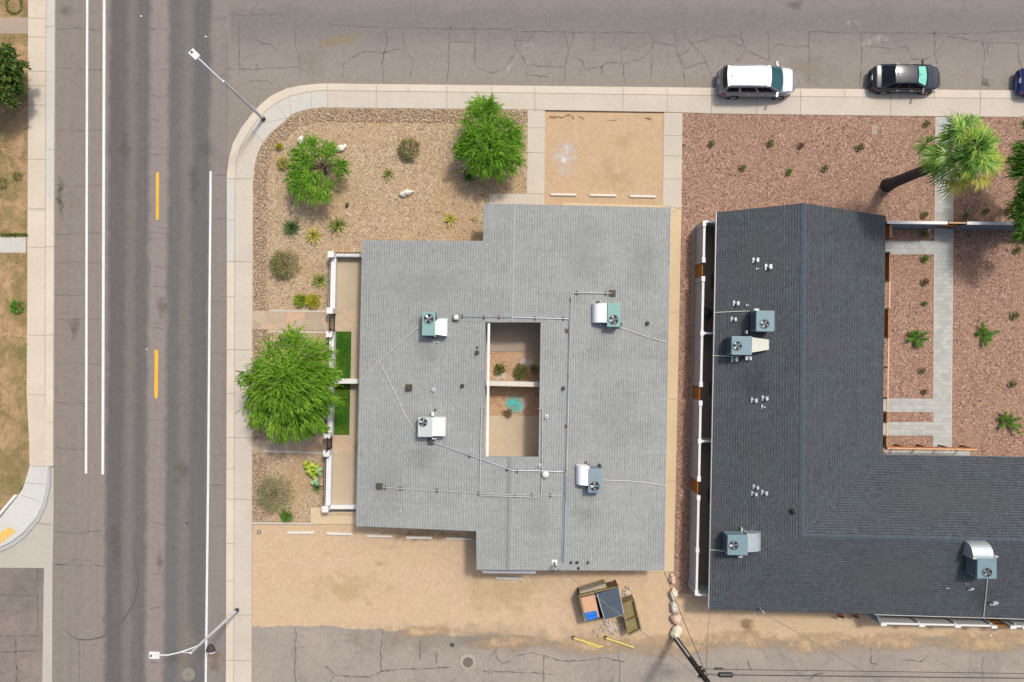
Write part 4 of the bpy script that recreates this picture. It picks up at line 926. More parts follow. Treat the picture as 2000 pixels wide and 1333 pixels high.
# ------------------------------------------------------------------ rooftop coolers
def cooler(px, zf, h, fan, duct, mat, dmat, label, group, extra=None):
    u0, v0, u1, v1 = px; zb = zf((u0 + u1) / 2, (v0 + v1) / 2).z; zt = zb + h
    a, b = P(u0, v1, zt), P(u1, v0, zt)
    c = (a + b) / 2; t = thing('rooftop_air_conditioner', label, 'air conditioner', (c.x, c.y, zb), group)
    rot = R(-0.8)
    mb = MB(); mb.box((c.x, c.y, (zb + .12 + zt) / 2), (b.x - a.x, b.y - a.y, zt - zb - .12), rot)
    cab = mb.build('cabinet', MT[mat], t)
    bv = cab.modifiers.new('bevel', 'BEVEL'); bv.width = .025; bv.segments = 2
    mb = MB()
    for sx in (-1, 1):
        mb.bar((c.x + sx * (b.x - a.x) * .38, a.y + .05), (c.x + sx * (b.x - a.x) * .38, b.y - .05), .09, zb - .12, zb + .13)
    mb.build('base_rail', MT['vent_dark'], t)
    # louvres on the side faces
    mb = MB(); W, L = b.x - a.x, b.y - a.y
    for k in range(7):
        z = zb + .25 + k * (h - .45) / 6
        mb.box((c.x, c.y, z), (W + .03, L * .8, .03), rot)
    mb.build('louvre', MT['vent_dark'], t)
    fu, fv, fr = fan; fc = P(fu, fv, zt); r = fr * (H - zt) / H * SPX
    mb = MB(); mb.ring(fc + Vector((0, 0, -.005)), r * .98, r * 1.1, .05, 28); fo = mb.build('fan_ring', MT[mat], t)
    mb = MB(); mb.disc(fc + Vector((0, 0, .006)), r, 28); mb.build('fan_hole_shade', MT['fan_black'], t)  # flat black disc paints the dark of a recessed fan hole
    mb = MB(); k0 = rnd.uniform(0, 2)
    for k in range(4):
        aa = k0 + k * math.pi / 2
        p = [fc + Vector((math.cos(aa + da) * rr * r, math.sin(aa + da) * rr * r, zz)) for rr, da, zz in ((.18, -.5, .014), (.86, -.36, .012), (.9, 0.0, .03), (.82, .32, .05), (.18, .5, .035))]
        mb.face(p)
    mb.lathe(fc, [(r * .2, .012), (r * .2, .05), (r * .1, .06)], 12)
    mb.build('fan', MT['fan_blade'], t)
    mb = MB()
    for k in range(1, 5): mb.ring(fc + Vector((0, 0, .055)), r * k / 4.2 - .006, r * k / 4.2, .008, 24)
    for k in range(4):
        aa = k * math.pi / 4 + .2; q = Vector((math.cos(aa), math.sin(aa), 0)) * r; mb.beam(fc - q + Vector((0, 0, .06)), fc + q + Vector((0, 0, .06)), .012, .012)
    mb.build('fan_guard', MT['vent_dark'], t)
    if duct:
        d0, d1, d2, d3, kind, dirn, hh = duct
        zd_ = zb + hh; p, q = P(d0, d3, zd_), P(d2, d1, zd_); x0, y0, x1, y1 = p.x, p.y, q.x, q.y
        mb = MB()
        if kind == 'box':
            mb.box(((x0 + x1) / 2, (y0 + y1) / 2, (zb - .1 + zd_) / 2), (x1 - x0, y1 - y0, hh + .1), rot)
        elif kind == 'chamfer':
            mb.prism([(x0, y0 + .12), (x1 - .04, y0), (x1, y1), (x0 + .28, y1), (x0, y1 - .2)], zb - .1, zd_)
        elif kind == 'elbow':
            n = 10; prof = []
            for k in range(n + 1):
                aa = math.pi / 2 * k / n; prof.append((math.sin(aa) ** .9, zb - .1 + (hh + .1) * (math.cos(aa) ** .55 if k < n else 0)))
            vs = []
            for s_, z in prof:
                if dirn == 'W': vs += [(x1 - (x1 - x0) * s_, y0, z), (x1 - (x1 - x0) * s_, y1, z)]
                if dirn == 'E': vs += [(x0 + (x1 - x0) * s_, y1, z), (x0 + (x1 - x0) * s_, y0, z)]
                if dirn == 'N': vs += [(x0, y0 + (y1 - y0) * s_, z), (x1, y0 + (y1 - y0) * s_, z)]
            vs = [Vector(v_) for v_ in vs]
            mb.add(vs, [(2 * k + 1, 2 * k, 2 * k + 2, 2 * k + 3) for k in range(n)])
            st = 0 if dirn != 'E' else 0
            base = {'W': (x1, zb - .1), 'E': (x0, zb - .1), 'N': (y0, zb - .1)}[dirn]
            lo = [Vector((base[0], y0, zb - .1)), Vector((base[0], y1, zb - .1))] if dirn in 'WE' else [Vector((x0, y0, zb - .1)), Vector((x1, y0, zb - .1))]
            if dirn == 'E': lo = lo[::-1]
            mb.face([lo[0]] + [vs[2 * k] for k in range(n + 1)]); mb.face([lo[1]] + [vs[2 * k + 1] for k in range(n, -1, -1)])
        elif kind == 'taper':
            w = (y1 - y0); v8 = [Vector((x0, y0, zd_)), Vector((x0, y1, zd_)), Vector((x1, y0 + w * .18, zb + hh * .55)), Vector((x1, y1 - w * .16, zb + hh * .55))]
            mb.face([v8[0], v8[2], v8[3], v8[1]])
            lo = [Vector((p_.x, p_.y, zb - .1)) for p_ in v8]
            mb.face([v8[0], lo[0], lo[2], v8[2]]); mb.face([v8[1], v8[3], lo[3], lo[1]]); mb.face([v8[2], lo[2], lo[3], v8[3]])
        do = mb.build('duct', MT[dmat], t)
        mb = MB()
        if dirn in ('E', 'W'):
            xe = x0 if dirn == 'E' else x1; mb.box((xe, (y0 + y1) / 2, zb + hh * .5), (.05, (y1 - y0) + .05, hh + .03), rot)
            if kind in ('taper', 'elbow') and dirn == 'E': mb.box((x1, (y0 + y1) / 2, zb + .12), (.06, (y1 - y0) * (.72 if kind == 'taper' else 1.04), .3), rot)
        else: mb.box(((x0 + x1) / 2, y0, zb + hh * .5), ((x1 - x0) + .05, .05, hh + .03), rot)
        mb.build('flange', MT['duct_cream' if dmat != 'duct_white' else 'duct_white'], do)
    for (eu, ev, sx, sy, eh, em) in (extra or []):
        mb = MB(); e = P(eu, ev, zb + eh); mb.box((e.x, e.y, zb + eh / 2), (sx, sy, eh)); mb.build('disconnect_box', MT[em], t)
    return t
GL, GD = 'rooftop coolers on the pale shingle roof', 'rooftop coolers on the dark shingle roof'
cooler((824, 609, 850, 656), onroof, .95, (837.5, 623, 9.6), (849, 623, 873, 657, 'chamfer', 'E', .85), 'teal_metal', 'duct_white', 'green cooler whose white chamfered duct is on its right, upper left of the pale roof', GL, [(831, 659, .12, .12, .3, 'teal_metal'), (845, 660, .12, .12, .3, 'vent_dark')])
cooler((1186, 592, 1212, 639), onroof, .95, (1198.5, 625, 9.4), (1159, 593, 1184, 630, 'elbow', 'W', .9), 'teal_metal', 'duct_white', 'green cooler whose white rounded duct is on its left, upper right of the pale roof', GL, [(1213, 634, .16, .2, .4, 'vent_dark'), (1168, 590, .2, .1, .2, 'vent_dark')])
cooler((816, 816, 845, 854), onroof, .9, (826.5, 825, 8.6), (844, 817, 869, 852, 'box', 'E', .86), 'pale_cabinet', 'duct_white', 'whitish square cooler with square white duct on the pale roof', GL, [(845, 809, .16, .26, .4, 'vent_white'), (850, 801, .1, .1, .3, 'vent_dark'), (848, 857, .3, .1, .3, 'duct_white')])
cooler((1149, 916, 1176, 963), onroof, .95, (1161.5, 950, 9.6), (1127, 912, 1150, 949, 'elbow', 'W', .9), 'steel_blue', 'duct_white', 'blue grey cooler with rounded white duct near the bottom of the pale roof', GL, [(1150, 911, .1, .14, .5, 'vent_dark'), (1173, 911, .1, .14, .5, 'vent_dark'), (1145, 904, .12, .1, .2, 'vent_dark')])
cooler((1477, 607, 1513, 648), ondark, 1.15, (1493.5, 633, 8.8), None, 'slate_metal', 'duct_galv', 'upper slate blue cooler on the dark roof, the one with no duct', GD, [(1478, 605, .3, .12, .5, 'vent_white'), (1459, 649, .08, .2, .3, 'vent_white')])
cooler((1429, 657, 1469, 694), ondark, 1.1, (1440, 676, 8.8), (1468, 659, 1507, 689, 'taper', 'E', 1.0), 'slate_metal', 'duct_cream', 'slate blue cooler with cream tapered duct on the dark roof', GD, [(1460, 700, .25, .25, .25, 'vent_pale')])
cooler((1421, 1046, 1461, 1085), ondark, 1.1, (1433, 1065.5, 8.8), (1460, 1043, 1493, 1079, 'elbow', 'E', .95), 'slate_metal', 'duct_galv', 'slate blue cooler with square silver duct near the lower left corner of the dark roof', GD, [(1449, 1035, .1, .25, .25, 'vent_pale'), (1446, 1088, .3, .12, .3, 'vent_pale')])
cooler((1909, 1091, 1947, 1131), ondark, 1.25, (1928, 1118, 8.8), (1901, 1063, 1941, 1092, 'elbow', 'N', 1.2), 'slate_metal', 'duct_galv', 'slate blue cooler with curved shining duct at far right of the dark roof', GD, [(1946, 1088, .25, .12, .5, 'vent_pale')])

def roof_stain(u0, v0, u1, v1, zf, mat, par):
    mb = MB(); q = [zf(u0, v1, .02), zf(u1, v1, .02), zf(u1, v0, .02), zf(u0, v0, .02)]; mb.face(q, [(0, 0), (1, 0), (1, 1), (0, 1)]); mb.build('weathering', mat, par)
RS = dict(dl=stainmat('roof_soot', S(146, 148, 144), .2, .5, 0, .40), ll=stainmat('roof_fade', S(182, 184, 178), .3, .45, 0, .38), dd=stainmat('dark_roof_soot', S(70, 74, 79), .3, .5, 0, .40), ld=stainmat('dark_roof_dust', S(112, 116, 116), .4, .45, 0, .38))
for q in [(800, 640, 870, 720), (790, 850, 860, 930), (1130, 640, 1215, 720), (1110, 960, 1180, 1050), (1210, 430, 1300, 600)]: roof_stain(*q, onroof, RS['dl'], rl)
for q in [(730, 500, 930, 610), (1090, 420, 1200, 560), (1130, 740, 1290, 900), (715, 860, 800, 1010), (1020, 960, 1090, 1090)]: roof_stain(*q, onroof, RS['ll'], rl)
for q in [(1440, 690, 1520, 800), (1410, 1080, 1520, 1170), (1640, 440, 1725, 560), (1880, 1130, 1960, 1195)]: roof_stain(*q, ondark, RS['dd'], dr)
for q in [(1420, 430, 1540, 600), (1410, 820, 1500, 1000), (1600, 600, 1710, 860), (1620, 1070, 1850, 1180), (1700, 920, 1980, 1030)]: roof_stain(*q, ondark, RS['ld'], dr)

# ------------------------------------------------------------------ white garden wall with iron rail, west of the pale building
ww = thing('garden_wall', 'white garden wall topped with black iron railing and closed by two dark iron gates', 'wall', P(652, 745, 0.1))
HW = 0.72
def xw(v): return 652.0 - (v - 495) * .0227          # wall top centre line in the photo
def wallseg(a, b, parent, w=.29, h=HW, mat='white_paint', cap=True):
    mb = MB(); mb.bar(a, b, w, 0.05, h); o = mb.build('wall_panel', MT[mat], parent)
    if cap:
        m2 = MB(); m2.bar(a, b, w + .05, h, h + .05); m2.build('coping', MT[mat], o)
def railing(a, b, parent, z0, z1, mat='black_iron', white=True):
    mb = MB(); a = Vector((a.x, a.y, 0)); b = Vector((b.x, b.y, 0)); n = max(2, int((b - a).length / .26)); d = (b - a).normalized()
    for z in (z0 + .06, z1): mb.beam(a + Vector((0, 0, z)), b + Vector((0, 0, z)), .03, .03)
    for k in range(n + 1):
        p = a.lerp(b, k / n); mb.beam(p + Vector((0, 0, z0)), p + Vector((0, 0, z1)), .02, .02)
    return mb.build('railing', MT[mat], parent)
def W(v, z=HW): return P(xw(v), v, z)
segs = [(502, 605), (655, 742), (748, 847), (888, 992)]
for v0, v1 in segs:
    wallseg(W(v0), W(v1), ww)
    o3 = Vector((-.22, 0, 0)); railing(W(v0) + o3, W(v1) + o3, ww, HW - .15, 1.15)
a, b = P(xw(497), 499, HW), P(712, 499.5, HW); wallseg(a, b, ww, .16); o3 = Vector((0, .14, 0)); railing(a + o3, b + o3, ww, HW - .1, 1.2)
a, b = P(xw(992), 990.5, HW), P(700, 990.5, HW); wallseg(a, b, ww, .24); o3 = Vector((0, -.2, 0)); railing(a + o3, b + o3, ww, HW - .15, 1.15)
a, b = P(650, 745, 1.2), P(706, 745, 1.2); wallseg(a, b, ww, .28, 1.15)
for v in (497, 607, 653, 851, 886, 995):
    mb = MB(); c = P(xw(v) - 5.5, v, 1.25); mb.box((c.x, c.y, .62), (.36, .36, 1.24)); o = mb.build('pillar', MT['white_paint'], ww)
    m2 = MB(); m2.box((c.x, c.y, 1.26), (.42, .42, .06)); m2.build('pillar_cap', MT['white_paint'], o)
for v0, v1 in ((614, 646), (857, 881)):
    a, b = P(xw(v0) - 5, v0, 1.5), P(xw(v1) - 5, v1, 1.5); mb = MB(); n = 8
    for z in (.25, 1.45): mb.beam((a.x, a.y, z), (b.x, b.y, z), .06, .06)
    for k in range(n + 1): p = a.lerp(b, k / n); mb.beam((p.x, p.y, .2), (p.x, p.y, 1.55), .035, .035)
    for k in (0, n): p = a.lerp(b, k / n); mb.beam((p.x, p.y, .1), (p.x, p.y, 1.6), .07, .07)
    gt = mb.build('gate', MT['black_iron'], ww)
    p = a.lerp(b, .92); m2 = MB(); m2.box((p.x - .04, p.y, 1.0), (.08, .14, .1)); m2.build('latch', MT['black_iron'], gt)

# ------------------------------------------------------------------ grey patio wall west of the dark building
gw = thing('patio_wall', 'tall pale grey patio wall with pillars and three orange wooden gates beside the brown gravel strip', 'wall', P(1368, 800, 0.1))
HG = 1.95
def xg(v): return 1376.0 - (v - 440) * 15.5 / 720
def G(v, z=HG): return P(xg(v), v, z)
for v0, v1 in ((437, 510), (545, 752), (788, 936), (974, 1158)):
    mb = MB(); mb.bar(G(v0), G(v1), .13, 0.05, HG - .05); o = mb.build('wall_panel', MT['wall_grey'], gw)
    m2 = MB(); m2.bar(G(v0), G(v1), .15, HG - .05, HG); m2.build('coping', MT['white_paint'], o)
def pillar(c, s, z, parent, mat='wall_grey', capmat='white_paint', name='pillar'):
    s2 = s if isinstance(s, tuple) else (s, s); mb = MB(); mb.box((c.x, c.y, z / 2), (*s2, z)); o = mb.build(name, MT[mat], parent)
    m2 = MB(); m2.box((c.x, c.y, z + .02), (s2[0] + .03, s2[1] + .03, .04)); m2.build('pillar_cap', MT[capmat], o)
for v in (437, 508, 545, 651, 751, 788, 862, 936, 973, 1075, 1158): pillar(P(xg(v), v, HG + .05), (.20, .32), HG + .02, gw)
for v, u1 in ((433, 1412), (651, 1412), (862, 1408), (1162, 1402)):
    a, b = P(xg(v), v, HG), P(u1, v + (1 if v != 1162 else 2), HG); mb = MB(); mb.bar(a, b, .12, .05, HG - .02); o = mb.build('cross_wall', MT['white_paint'], gw)
    m2 = MB(); m2.bar(a, b, .14, HG - .02, HG + .02); m2.build('coping', MT['white_paint'], o)
for v0, v1 in ((515, 539), (758, 782), (942, 967)):
    a, b = P(xg(v0) - 2, v0, 1.75), P(xg(v1) - 2, v1, 1.75); d = (b - a).normalized(); n = Vector((-d.y, d.x, 0)); gm = MB()
    for k in range(8): p = a.lerp(b, (k + .06) / 8); q = a.lerp(b, (k + .94) / 8); gm.bar(p, q, .04, .18, 1.72)
    go = gm.build('gate', MT['wood_gate'], gw)
    m2 = MB()
    for z in (.45, 1.45): m2.beam(Vector((a.x, a.y, z)) + n * .05, Vector((b.x, b.y, z)) + n * .05, .04, .1)
    m2.build('gate_rail', MT['wood_rust'], go)
mb = MB(); c = P(1381, 613, .9); mb.lathe((c.x, c.y, .1), [(.2, 0), (.22, .5), (.36, .62), (.38, .78), (.34, .92), (.18, 1.02), (.04, 1.05)], 18)
o = solo('kettle_barbecue', mb, MT['black_plastic'], (c.x, c.y, .1), 'black round kettle barbecue in the dark gap between grey patio wall and dark roof', 'barbecue')

# white wall in front of the dark building with its open wooden gate
fw = thing('front_wall', 'white topped slate grey wall running from the dark roof to the right edge with a wooden gate', 'wall', P(1850, 440, 0.1))
HF = 2.1
def F(u, z=HF): return P(u, 434.5 + (u - 1730) * .010, z)
for u0, u1 in ((1733, 1851), (1889, 2200)):
    mb = MB(); mb.bar(F(u0), F(u1), .17, .05, HF - .04); o = mb.build('wall_panel', MT['wall_slate'], fw)
    m2 = MB(); m2.bar(F(u0), F(u1), .20, HF - .04, HF); m2.build('coping', MT['white_paint'], o)
a, b = F(1853, 2.0), F(1887, 2.0); mb = MB()
for k in range(7): mb.bar(a.lerp(b, (k + .05) / 7), a.lerp(b, (k + .95) / 7), .05, .15, 1.98)
go = mb.build('gate', MT['wood_gate'], fw); m2 = MB()
for z in (.4, 1.7): m2.beam(Vector((a.x, a.y - .05, z)), Vector((b.x, b.y - .05, z)), .04, .1)
m2.build('gate_rail', MT['wood_dark'], go)
m2 = MB(); m2.bar(a, b, .08, 1.98, 2.03); m2.build('gate_cap', MT['wood_pale'], go)

# wall of the back patios along the bottom eave of the dark building
bw = thing('patio_wall', 'pale grey pillared wall with one wooden gate along the bottom eave of the dark roof', 'wall', P(1850, 1200, 0.1))
HB = 1.95
def Bp(u, z=HB): return P(u, 1218.0 + (u - 1720) * .0225, z)
for u0, u1 in ((1722, 1935), (1975, 2200)):
    mb = MB(); mb.bar(Bp(u0), Bp(u1), .10, .05, HB - .05); o = mb.build('wall_panel', MT['wall_pale'], bw)
    m2 = MB(); m2.bar(Bp(u0), Bp(u1), .12, HB - .05, HB); m2.build('coping', MT['white_paint'], o)
for u in (1723, 1798, 1868, 1939, 1976, 2000): pillar(Bp(u + 3, HB + .03) + Vector((0, -.07, 0)), (.36, .16), HB + .01, bw, 'wall_pale')
a = Bp(1721); b = P(1712, 1196, 1.95); mb = MB(); mb.bar(a, b, .18, .05, HB - .02); mb.build('cross_wall', MT['wall_slate'], bw)
for u in (1795, 1866, 1936, 1984):
    a = Bp(u); mb = MB(); mb.bar((a.x, a.y + .05), (a.x - .0, a.y + .16), .10, .05, HB - .06); mb.build('buttress', MT['wall_pale'], bw)
a, b = Bp(1943, 1.7), Bp(1972, 1.7); mb = MB()
for k in range(6): mb.bar(a.lerp(b, (k + .05) / 6), a.lerp(b, (k + .95) / 6), .05, .15, 1.7)
go = mb.build('gate', MT['wood_gate'], bw); m2 = MB()
for z in (.4, 1.4): m2.beam(Vector((a.x, a.y + .05, z)), Vector((b.x, b.y + .05, z)), .04, .1)
m2.build('gate_rail', MT['wood_dark'], go)
rp = MB(); 
for k in range(2):
    c = P(1641 + k * 29, 1203, .6); 
    t = thing('red_trestle', 'red painted bracket under the bottom eave of the dark roof, the ' + ('left' if k == 0 else 'right') + ' of the two', 'bracket', (c.x, c.y, .02), 'red brackets under the dark eave')
    mb = MB(); mb.beam((c.x - .25, c.y + .1, .04), (c.x + .25, c.y - .12, .6), .06, .06); mb.beam((c.x + .25, c.y + .1, .04), (c.x + .25, c.y - .12, .6), .06, .06); mb.build('frame', plain('red_paint', S(214, 84, 52), .6) if k == 0 else bpy.data.materials['red_paint'], t)
    mb = MB(); mb.beam((c.x - .2, c.y + .0, .62), (c.x + .26, c.y - .16, .62), .09, .05); mb.build('top_bar', MT['wood_dark'], t)

# timber fence along the inner side of the dark building
pf = thing('timber_fence', 'rust orange timber fence along the inner eave of the dark roof', 'fence', P(1720, 650, 0.1))
HT = 1.9
def T(v, z=HT): return P(1739.5 - (v - 440) * 7.5 / 435, v, z)
for v0, v1, kind in ((438, 465, 'b'), (494, 549, 'b'), (549, 604, 'r'), (604, 660, 'b'), (660, 718, 'r'), (718, 778, 'r'), (778, 806, 'r'), (806, 825, 'b'), (825, 853, 'r'), (853, 873, 'b')):
    a, b = T(v0), T(v1); mb = MB()
    if kind == 'b':
        n = max(3, int((v1 - v0) / 4))
        for k in range(5): mb.beam((a.x, a.y, 1.82 - k * .24), (b.x, b.y, 1.82 - k * .24), .05, .21)
        mb.build('board_panel', MT['wood_rust'], pf)
    mb = MB(); mb.beam((a.x, a.y, HT), (b.x, b.y, HT), .10, .05); mb.build('top_rail', MT['wood_pale'], pf)
for v in (438, 465, 494, 549, 604, 660, 718, 778, 806, 825, 853, 873):
    a = T(v, HT); mb = MB(); mb.beam((a.x - .07, a.y, .05), (a.x - .07, a.y, HT), .09, .09)
    mb.beam((a.x - .05, a.y, HT - .02), (a.x - .5, a.y, HT + .1), .12, .12); mb.build('post', MT['wood_dark'], pf)
a, b = P(1733, 874.5, 1.9), P(1910, 877.5, 1.9); mb = MB()
for k in range(2): mb.beam((a.x, a.y, 1.75 - k * .2), (b.x, b.y, 1.75 - k * .2), .05, .17)
mb.build('board_panel', MT['wood_rust'], pf)
mb = MB(); mb.beam((a.x, a.y - .04, 1.9), (b.x, b.y - .04, 1.9), .08, .05); mb.build('top_rail', MT['wood_pale'], pf)
for k in range(5):
    p = a.lerp(b, k / 4); mb = MB(); mb.beam((p.x, p.y - .06, .05), (p.x, p.y - .06, 1.9), .09, .09); mb.build('post', MT['wood_dark'], pf)
sheet('patio', [(1728, 880), (1895, 882), (1895, 930), (1728, 930)], 0.108, 'paver', 0.0)

# ------------------------------------------------------------------ wheel stops
def wheel_stop(u0, v0, u1, v1, z0, label, group):
    a, b = P(u0, v0, z0 + .12), P(u1, v1, z0 + .12); d = (b - a); L = d.length; c = (a + b) / 2
    prof = [(-.10, 0), (-.085, .08), (-.05, .13), (.05, .13), (.085, .08), (.10, 0)]
    mb = MB(); n = len(prof); vs = []
    for x in (-L / 2, -L / 2 + .05, L / 2 - .05, L / 2):
        k = .85 if abs(x) == L / 2 else 1
        vs += [Vector((x, y * k, z * k)) for y, z in prof]
    fs = [(i * n + j, i * n + (j + 1) % n, (i + 1) * n + (j + 1) % n, (i + 1) * n + j) for i in range(3) for j in range(n)] + [tuple(range(n)), tuple(3 * n + k for k in range(n))[::-1]]
    m = Matrix.Rotation(math.atan2(d.y, d.x), 3, 'Z'); base = Vector((c.x, c.y, z0))
    mb.add([base + m @ q for q in vs], fs)
    solo('wheel_stop', mb, MT['stop_white'], base, label, 'wheel stop', group)
TS, BS = 'wheel stops in the top parking bay', 'wheel stops in the bottom dirt lot'
for k, (u0, v0, u1) in enumerate([(1075, 380, 1126), (1152, 381.5, 1204), (1230, 383.5, 1281)]):
    wheel_stop(u0, v0, u1, v0 + 1, .085, ['white wheel stop in the top bay nearest the tree side', 'white wheel stop in the middle of the three in the top bay', 'white wheel stop in the top bay nearest the dark building'][k], TS)
for k, (u0, v0, u1, dv) in enumerate([(561, 1041.5, 613, 0), (637, 1043, 688, 1.5), (715, 1047.5, 766, 1), (793, 1050.5, 844, 1), (870, 1052.5, 921, 1), (968, 1130, 1020, 1)]):
    wheel_stop(u0, v0, u1, v0 + dv, .012, ['white wheel stop at the left end of the dirt lot row', 'white wheel stop below the end pillar of the white garden wall', 'white wheel stop below the left corner of the pale roof',
        'white wheel stop second from the right in the row along the pale roof', 'white wheel stop tucked in the inner corner of the pale roof', 'single white wheel stop below the bottom eave of the pale roof, away from the row'][k], BS)

# ------------------------------------------------------------------ street lamps
def lamp(base, top, arm, head, ztop, zarm, label, brace=True):
    b = P(*base, .13); tp = P(*top, ztop); hd = P(*head, zarm)
    t = thing('street_lamp', label, 'street lamp', b, 'street lamps at the pavement corners')
    mb = MB(); mb.tube([b, b + Vector((0, 0, .35))], [.16, .13], 12); mb.build('base_flange', MT['vent_dark'], t)
    mb = MB(); mb.tube([b + Vector((0, 0, .02)), b.lerp(tp, .5), tp], [.11, .095, .07], 10); mb.build('pole', MT['galv_pole'], t)
    am = [P(u, v, z) for u, v, z in arm]
    mb = MB(); mb.tube(am, [.045] * len(am), 8); ao = mb.build('arm', MT['galv_pole'], t)
    if brace:
        m2 = MB(); m2.tube([b.lerp(tp, .99), am[len(am) // 2] - Vector((0, 0, .05))], .025, 6); m2.build('brace', MT['galv_pole'], ao)
    d = (hd - am[-2]); d.z = 0; d.normalize(); n = Vector((-d.y, d.x, 0))
    mb = MB(); L, w = .62, .21
    lo = [hd - d * L / 2 - n * w * .95, hd + d * L / 2 - n * w, hd + d * L / 2 + n * w, hd - d * L / 2 + n * w * .95]
    mb.prism(lo, hd.z - .06, hd.z + .07, True); ho = mb.build('lamp_head', MT['vent_white'], t)
    bv = ho.modifiers.new('bevel', 'BEVEL'); bv.width = .03; bv.segments = 2
    m2 = MB(); c = hd + d * .16; m2.lathe(c + Vector((0, 0, .07)), [(.06, 0), (.06, .06), (.02, .09)], 10); m2.build('photocell', MT['vent_dark'], ho)
    m3 = MB(); m3.prism([hd + d * .0 - n * w * .7 - d * .1, hd + d * .26 - n * w * .7, hd + d * .26 + n * w * .7, hd - d * .1 + n * w * .7], hd.z - .09, hd.z - .055, True); m3.build('lens', MT['lamp_clear'], ho)
lamp((515, 233), (436, 159), [(437, 160, 6.7), (425, 150, 6.9), (403, 129, 7.25), (384, 111, 7.3)], (380, 107), 6.9, 7.35, 'silver street lamp on the pale corner ramp, arm over the crossroads', False)
lamp((463, 1192), (372, 1276), [(386, 1262, 6.6), (368, 1269, 7.0), (350, 1275, 7.2), (327, 1280, 7.3), (308, 1280, 7.3)], (302, 1280), 7.0, 7.35, 'silver street lamp by the dirt lot with a braced curved arm over the road')
# dark domed cap beside the road edge line
c = P(408.5, 1271, .3); t = thing('domed_cap', 'small dark half dome with a white rim on the road edge line', 'dome', (c.x, c.y, 0.0))
mb = MB()
mb.grid(lambda a, b_: Vector((c.x + .33 * math.cos(math.pi * a) * math.sin(math.pi / 2 * b_ + .001), c.y - .16 + .5 * math.sin(math.pi * a) * math.sin(math.pi / 2 * b_ + .001), .30 * math.cos(math.pi / 2 * b_) + .02)), 14, 6)
mb.build('dome', plain('dome_brown', S(80, 68, 70), .7), t)
mb = MB(); mb.prism([(c.x - .33, c.y - .17), (c.x - .25, c.y - .30), (c.x, c.y - .36), (c.x + .25, c.y - .30), (c.x + .33, c.y - .17)], 0.0, .05); mb.build('rim', MT['white_paint'], t)

# ------------------------------------------------------------------ utility pole, wires
pb = P(1316, 1242, .02); pt = P(1382, 1333, 6.5); dirp = (pt - pb) / (pt.z - pb.z); top = pb + dirp * 11
t = thing('utility_pole', 'dark wooden utility pole leaning out of the bottom edge beside the boulder row', 'utility pole', pb)
mb = MB(); mb.tube([pb, pb.lerp(top, .5), top], [.19, .165, .13], 12); mb.build('pole', MT['pole_wood'], t, True)
side = Vector((-.35, .55, 0)).normalized() * .2
mb = MB(); mb.tube([pb + side + Vector((0, 0, .1)), pb + dirp * 3.5 + side * .95], .07, 8); mb.build('riser_pipe', MT['pipe_white'], t)
mb = MB(); mb.tube([pb + dirp * 3.5 + side * .95, pb + dirp * 8 + side], .045, 6); mb.build('riser_cable', MT['cable'], t)
mb = MB()
for k in range(9):
    z = 4.6 + k * .28; p = pb + dirp * z; q = Vector((math.cos(k * 2.4), math.sin(k * 2.4), 0)) * .25; mb.box(p + q, (.16, .12, .14)); mb.beam(p, p + q * 1.2, .05, .05)
mb.build('bracket', MT['pole_wood'], t)
mb = MB(); p = pb + dirp * 9.6; mb.beam(p + Vector((-1.2, .1, 0)), p + Vector((1.2, -.1, 0)), .1, .12); mb.build('crossarm', MT['pole_wood'], t)
def wire(pts, r, mat, label, sag=0.0, splice=None):
    out = []
    for a, b in zip(pts[:-1], pts[1:]):
        n = 16
        for k in range(n): f = k / n; q = a.lerp(b, f); q.z -= sag * 4 * f * (1 - f); out.append(q)
    out.append(pts[-1]); tt = thing('overhead_cable', label, 'cable', pts[0]); mb = MB(); mb.tube(out, r, 5); mb.build('cable', MT[mat], tt)
    if splice:
        for (u, v, z, L, rr) in splice:
            c = P(u, v, z); m2 = MB(); m2.tube([c + Vector((-L / 2, 0, 0)), c + Vector((-L * .4, 0, 0)), c + Vector((L * .4, 0, 0)), c + Vector((L / 2, 0, 0))], [rr * .5, rr, rr, rr * .5], 12); m2.build('splice_case', MT['black_plastic'], tt)
wire([pb + dirp * 5.9, P(1384, 1317, 6.0), P(1400, 1319, 6.0), P(1440, 1319, 6.0), P(2150, 1327, 6.0)], .03, 'cable', 'black cable with the fat splice case running right from the utility pole', .0, [(1417, 1318.5, 6.0, .95, .15)])
wire([pb + dirp * 5.4, P(1377, 1306, 5.8), P(1392, 1307.5, 5.8), P(1430, 1308, 5.8), P(2150, 1318, 5.8)], .018, 'cable', 'thin cable with the slim splice case running right from the utility pole', .0, [(1404, 1306.5, 5.8, .55, .07)])
wire([onroof(1084, 1106, .4), pb + dirp * 7.2], .02, 'cable_grey', 'service cable from the mast of the pale roof to the utility pole', .5)
wire([P(1297, 1117, 2.8), pb + dirp * 6.6 + Vector((.1, 0, 0))], .02, 'cable', 'cable from the lower right corner of the pale roof to the utility pole', .35)
wire([ondark(1487, 1196, .3), P(1760, 1358, 6.5)], .02, 'cable_grey', 'service cable from the mast of the dark roof down to the lower right', .4)
wire([P(1387, 1196, 2.7), pb + dirp * 6.3], .012, 'cable', 'hair thin wire from the lower left corner of the dark roof to the utility pole', .3)
wire([P(1800, 1335, 7.5), P(2150, 1340, 7.5)], .02, 'cable', 'lowest cable along the bottom edge right of the utility pole')

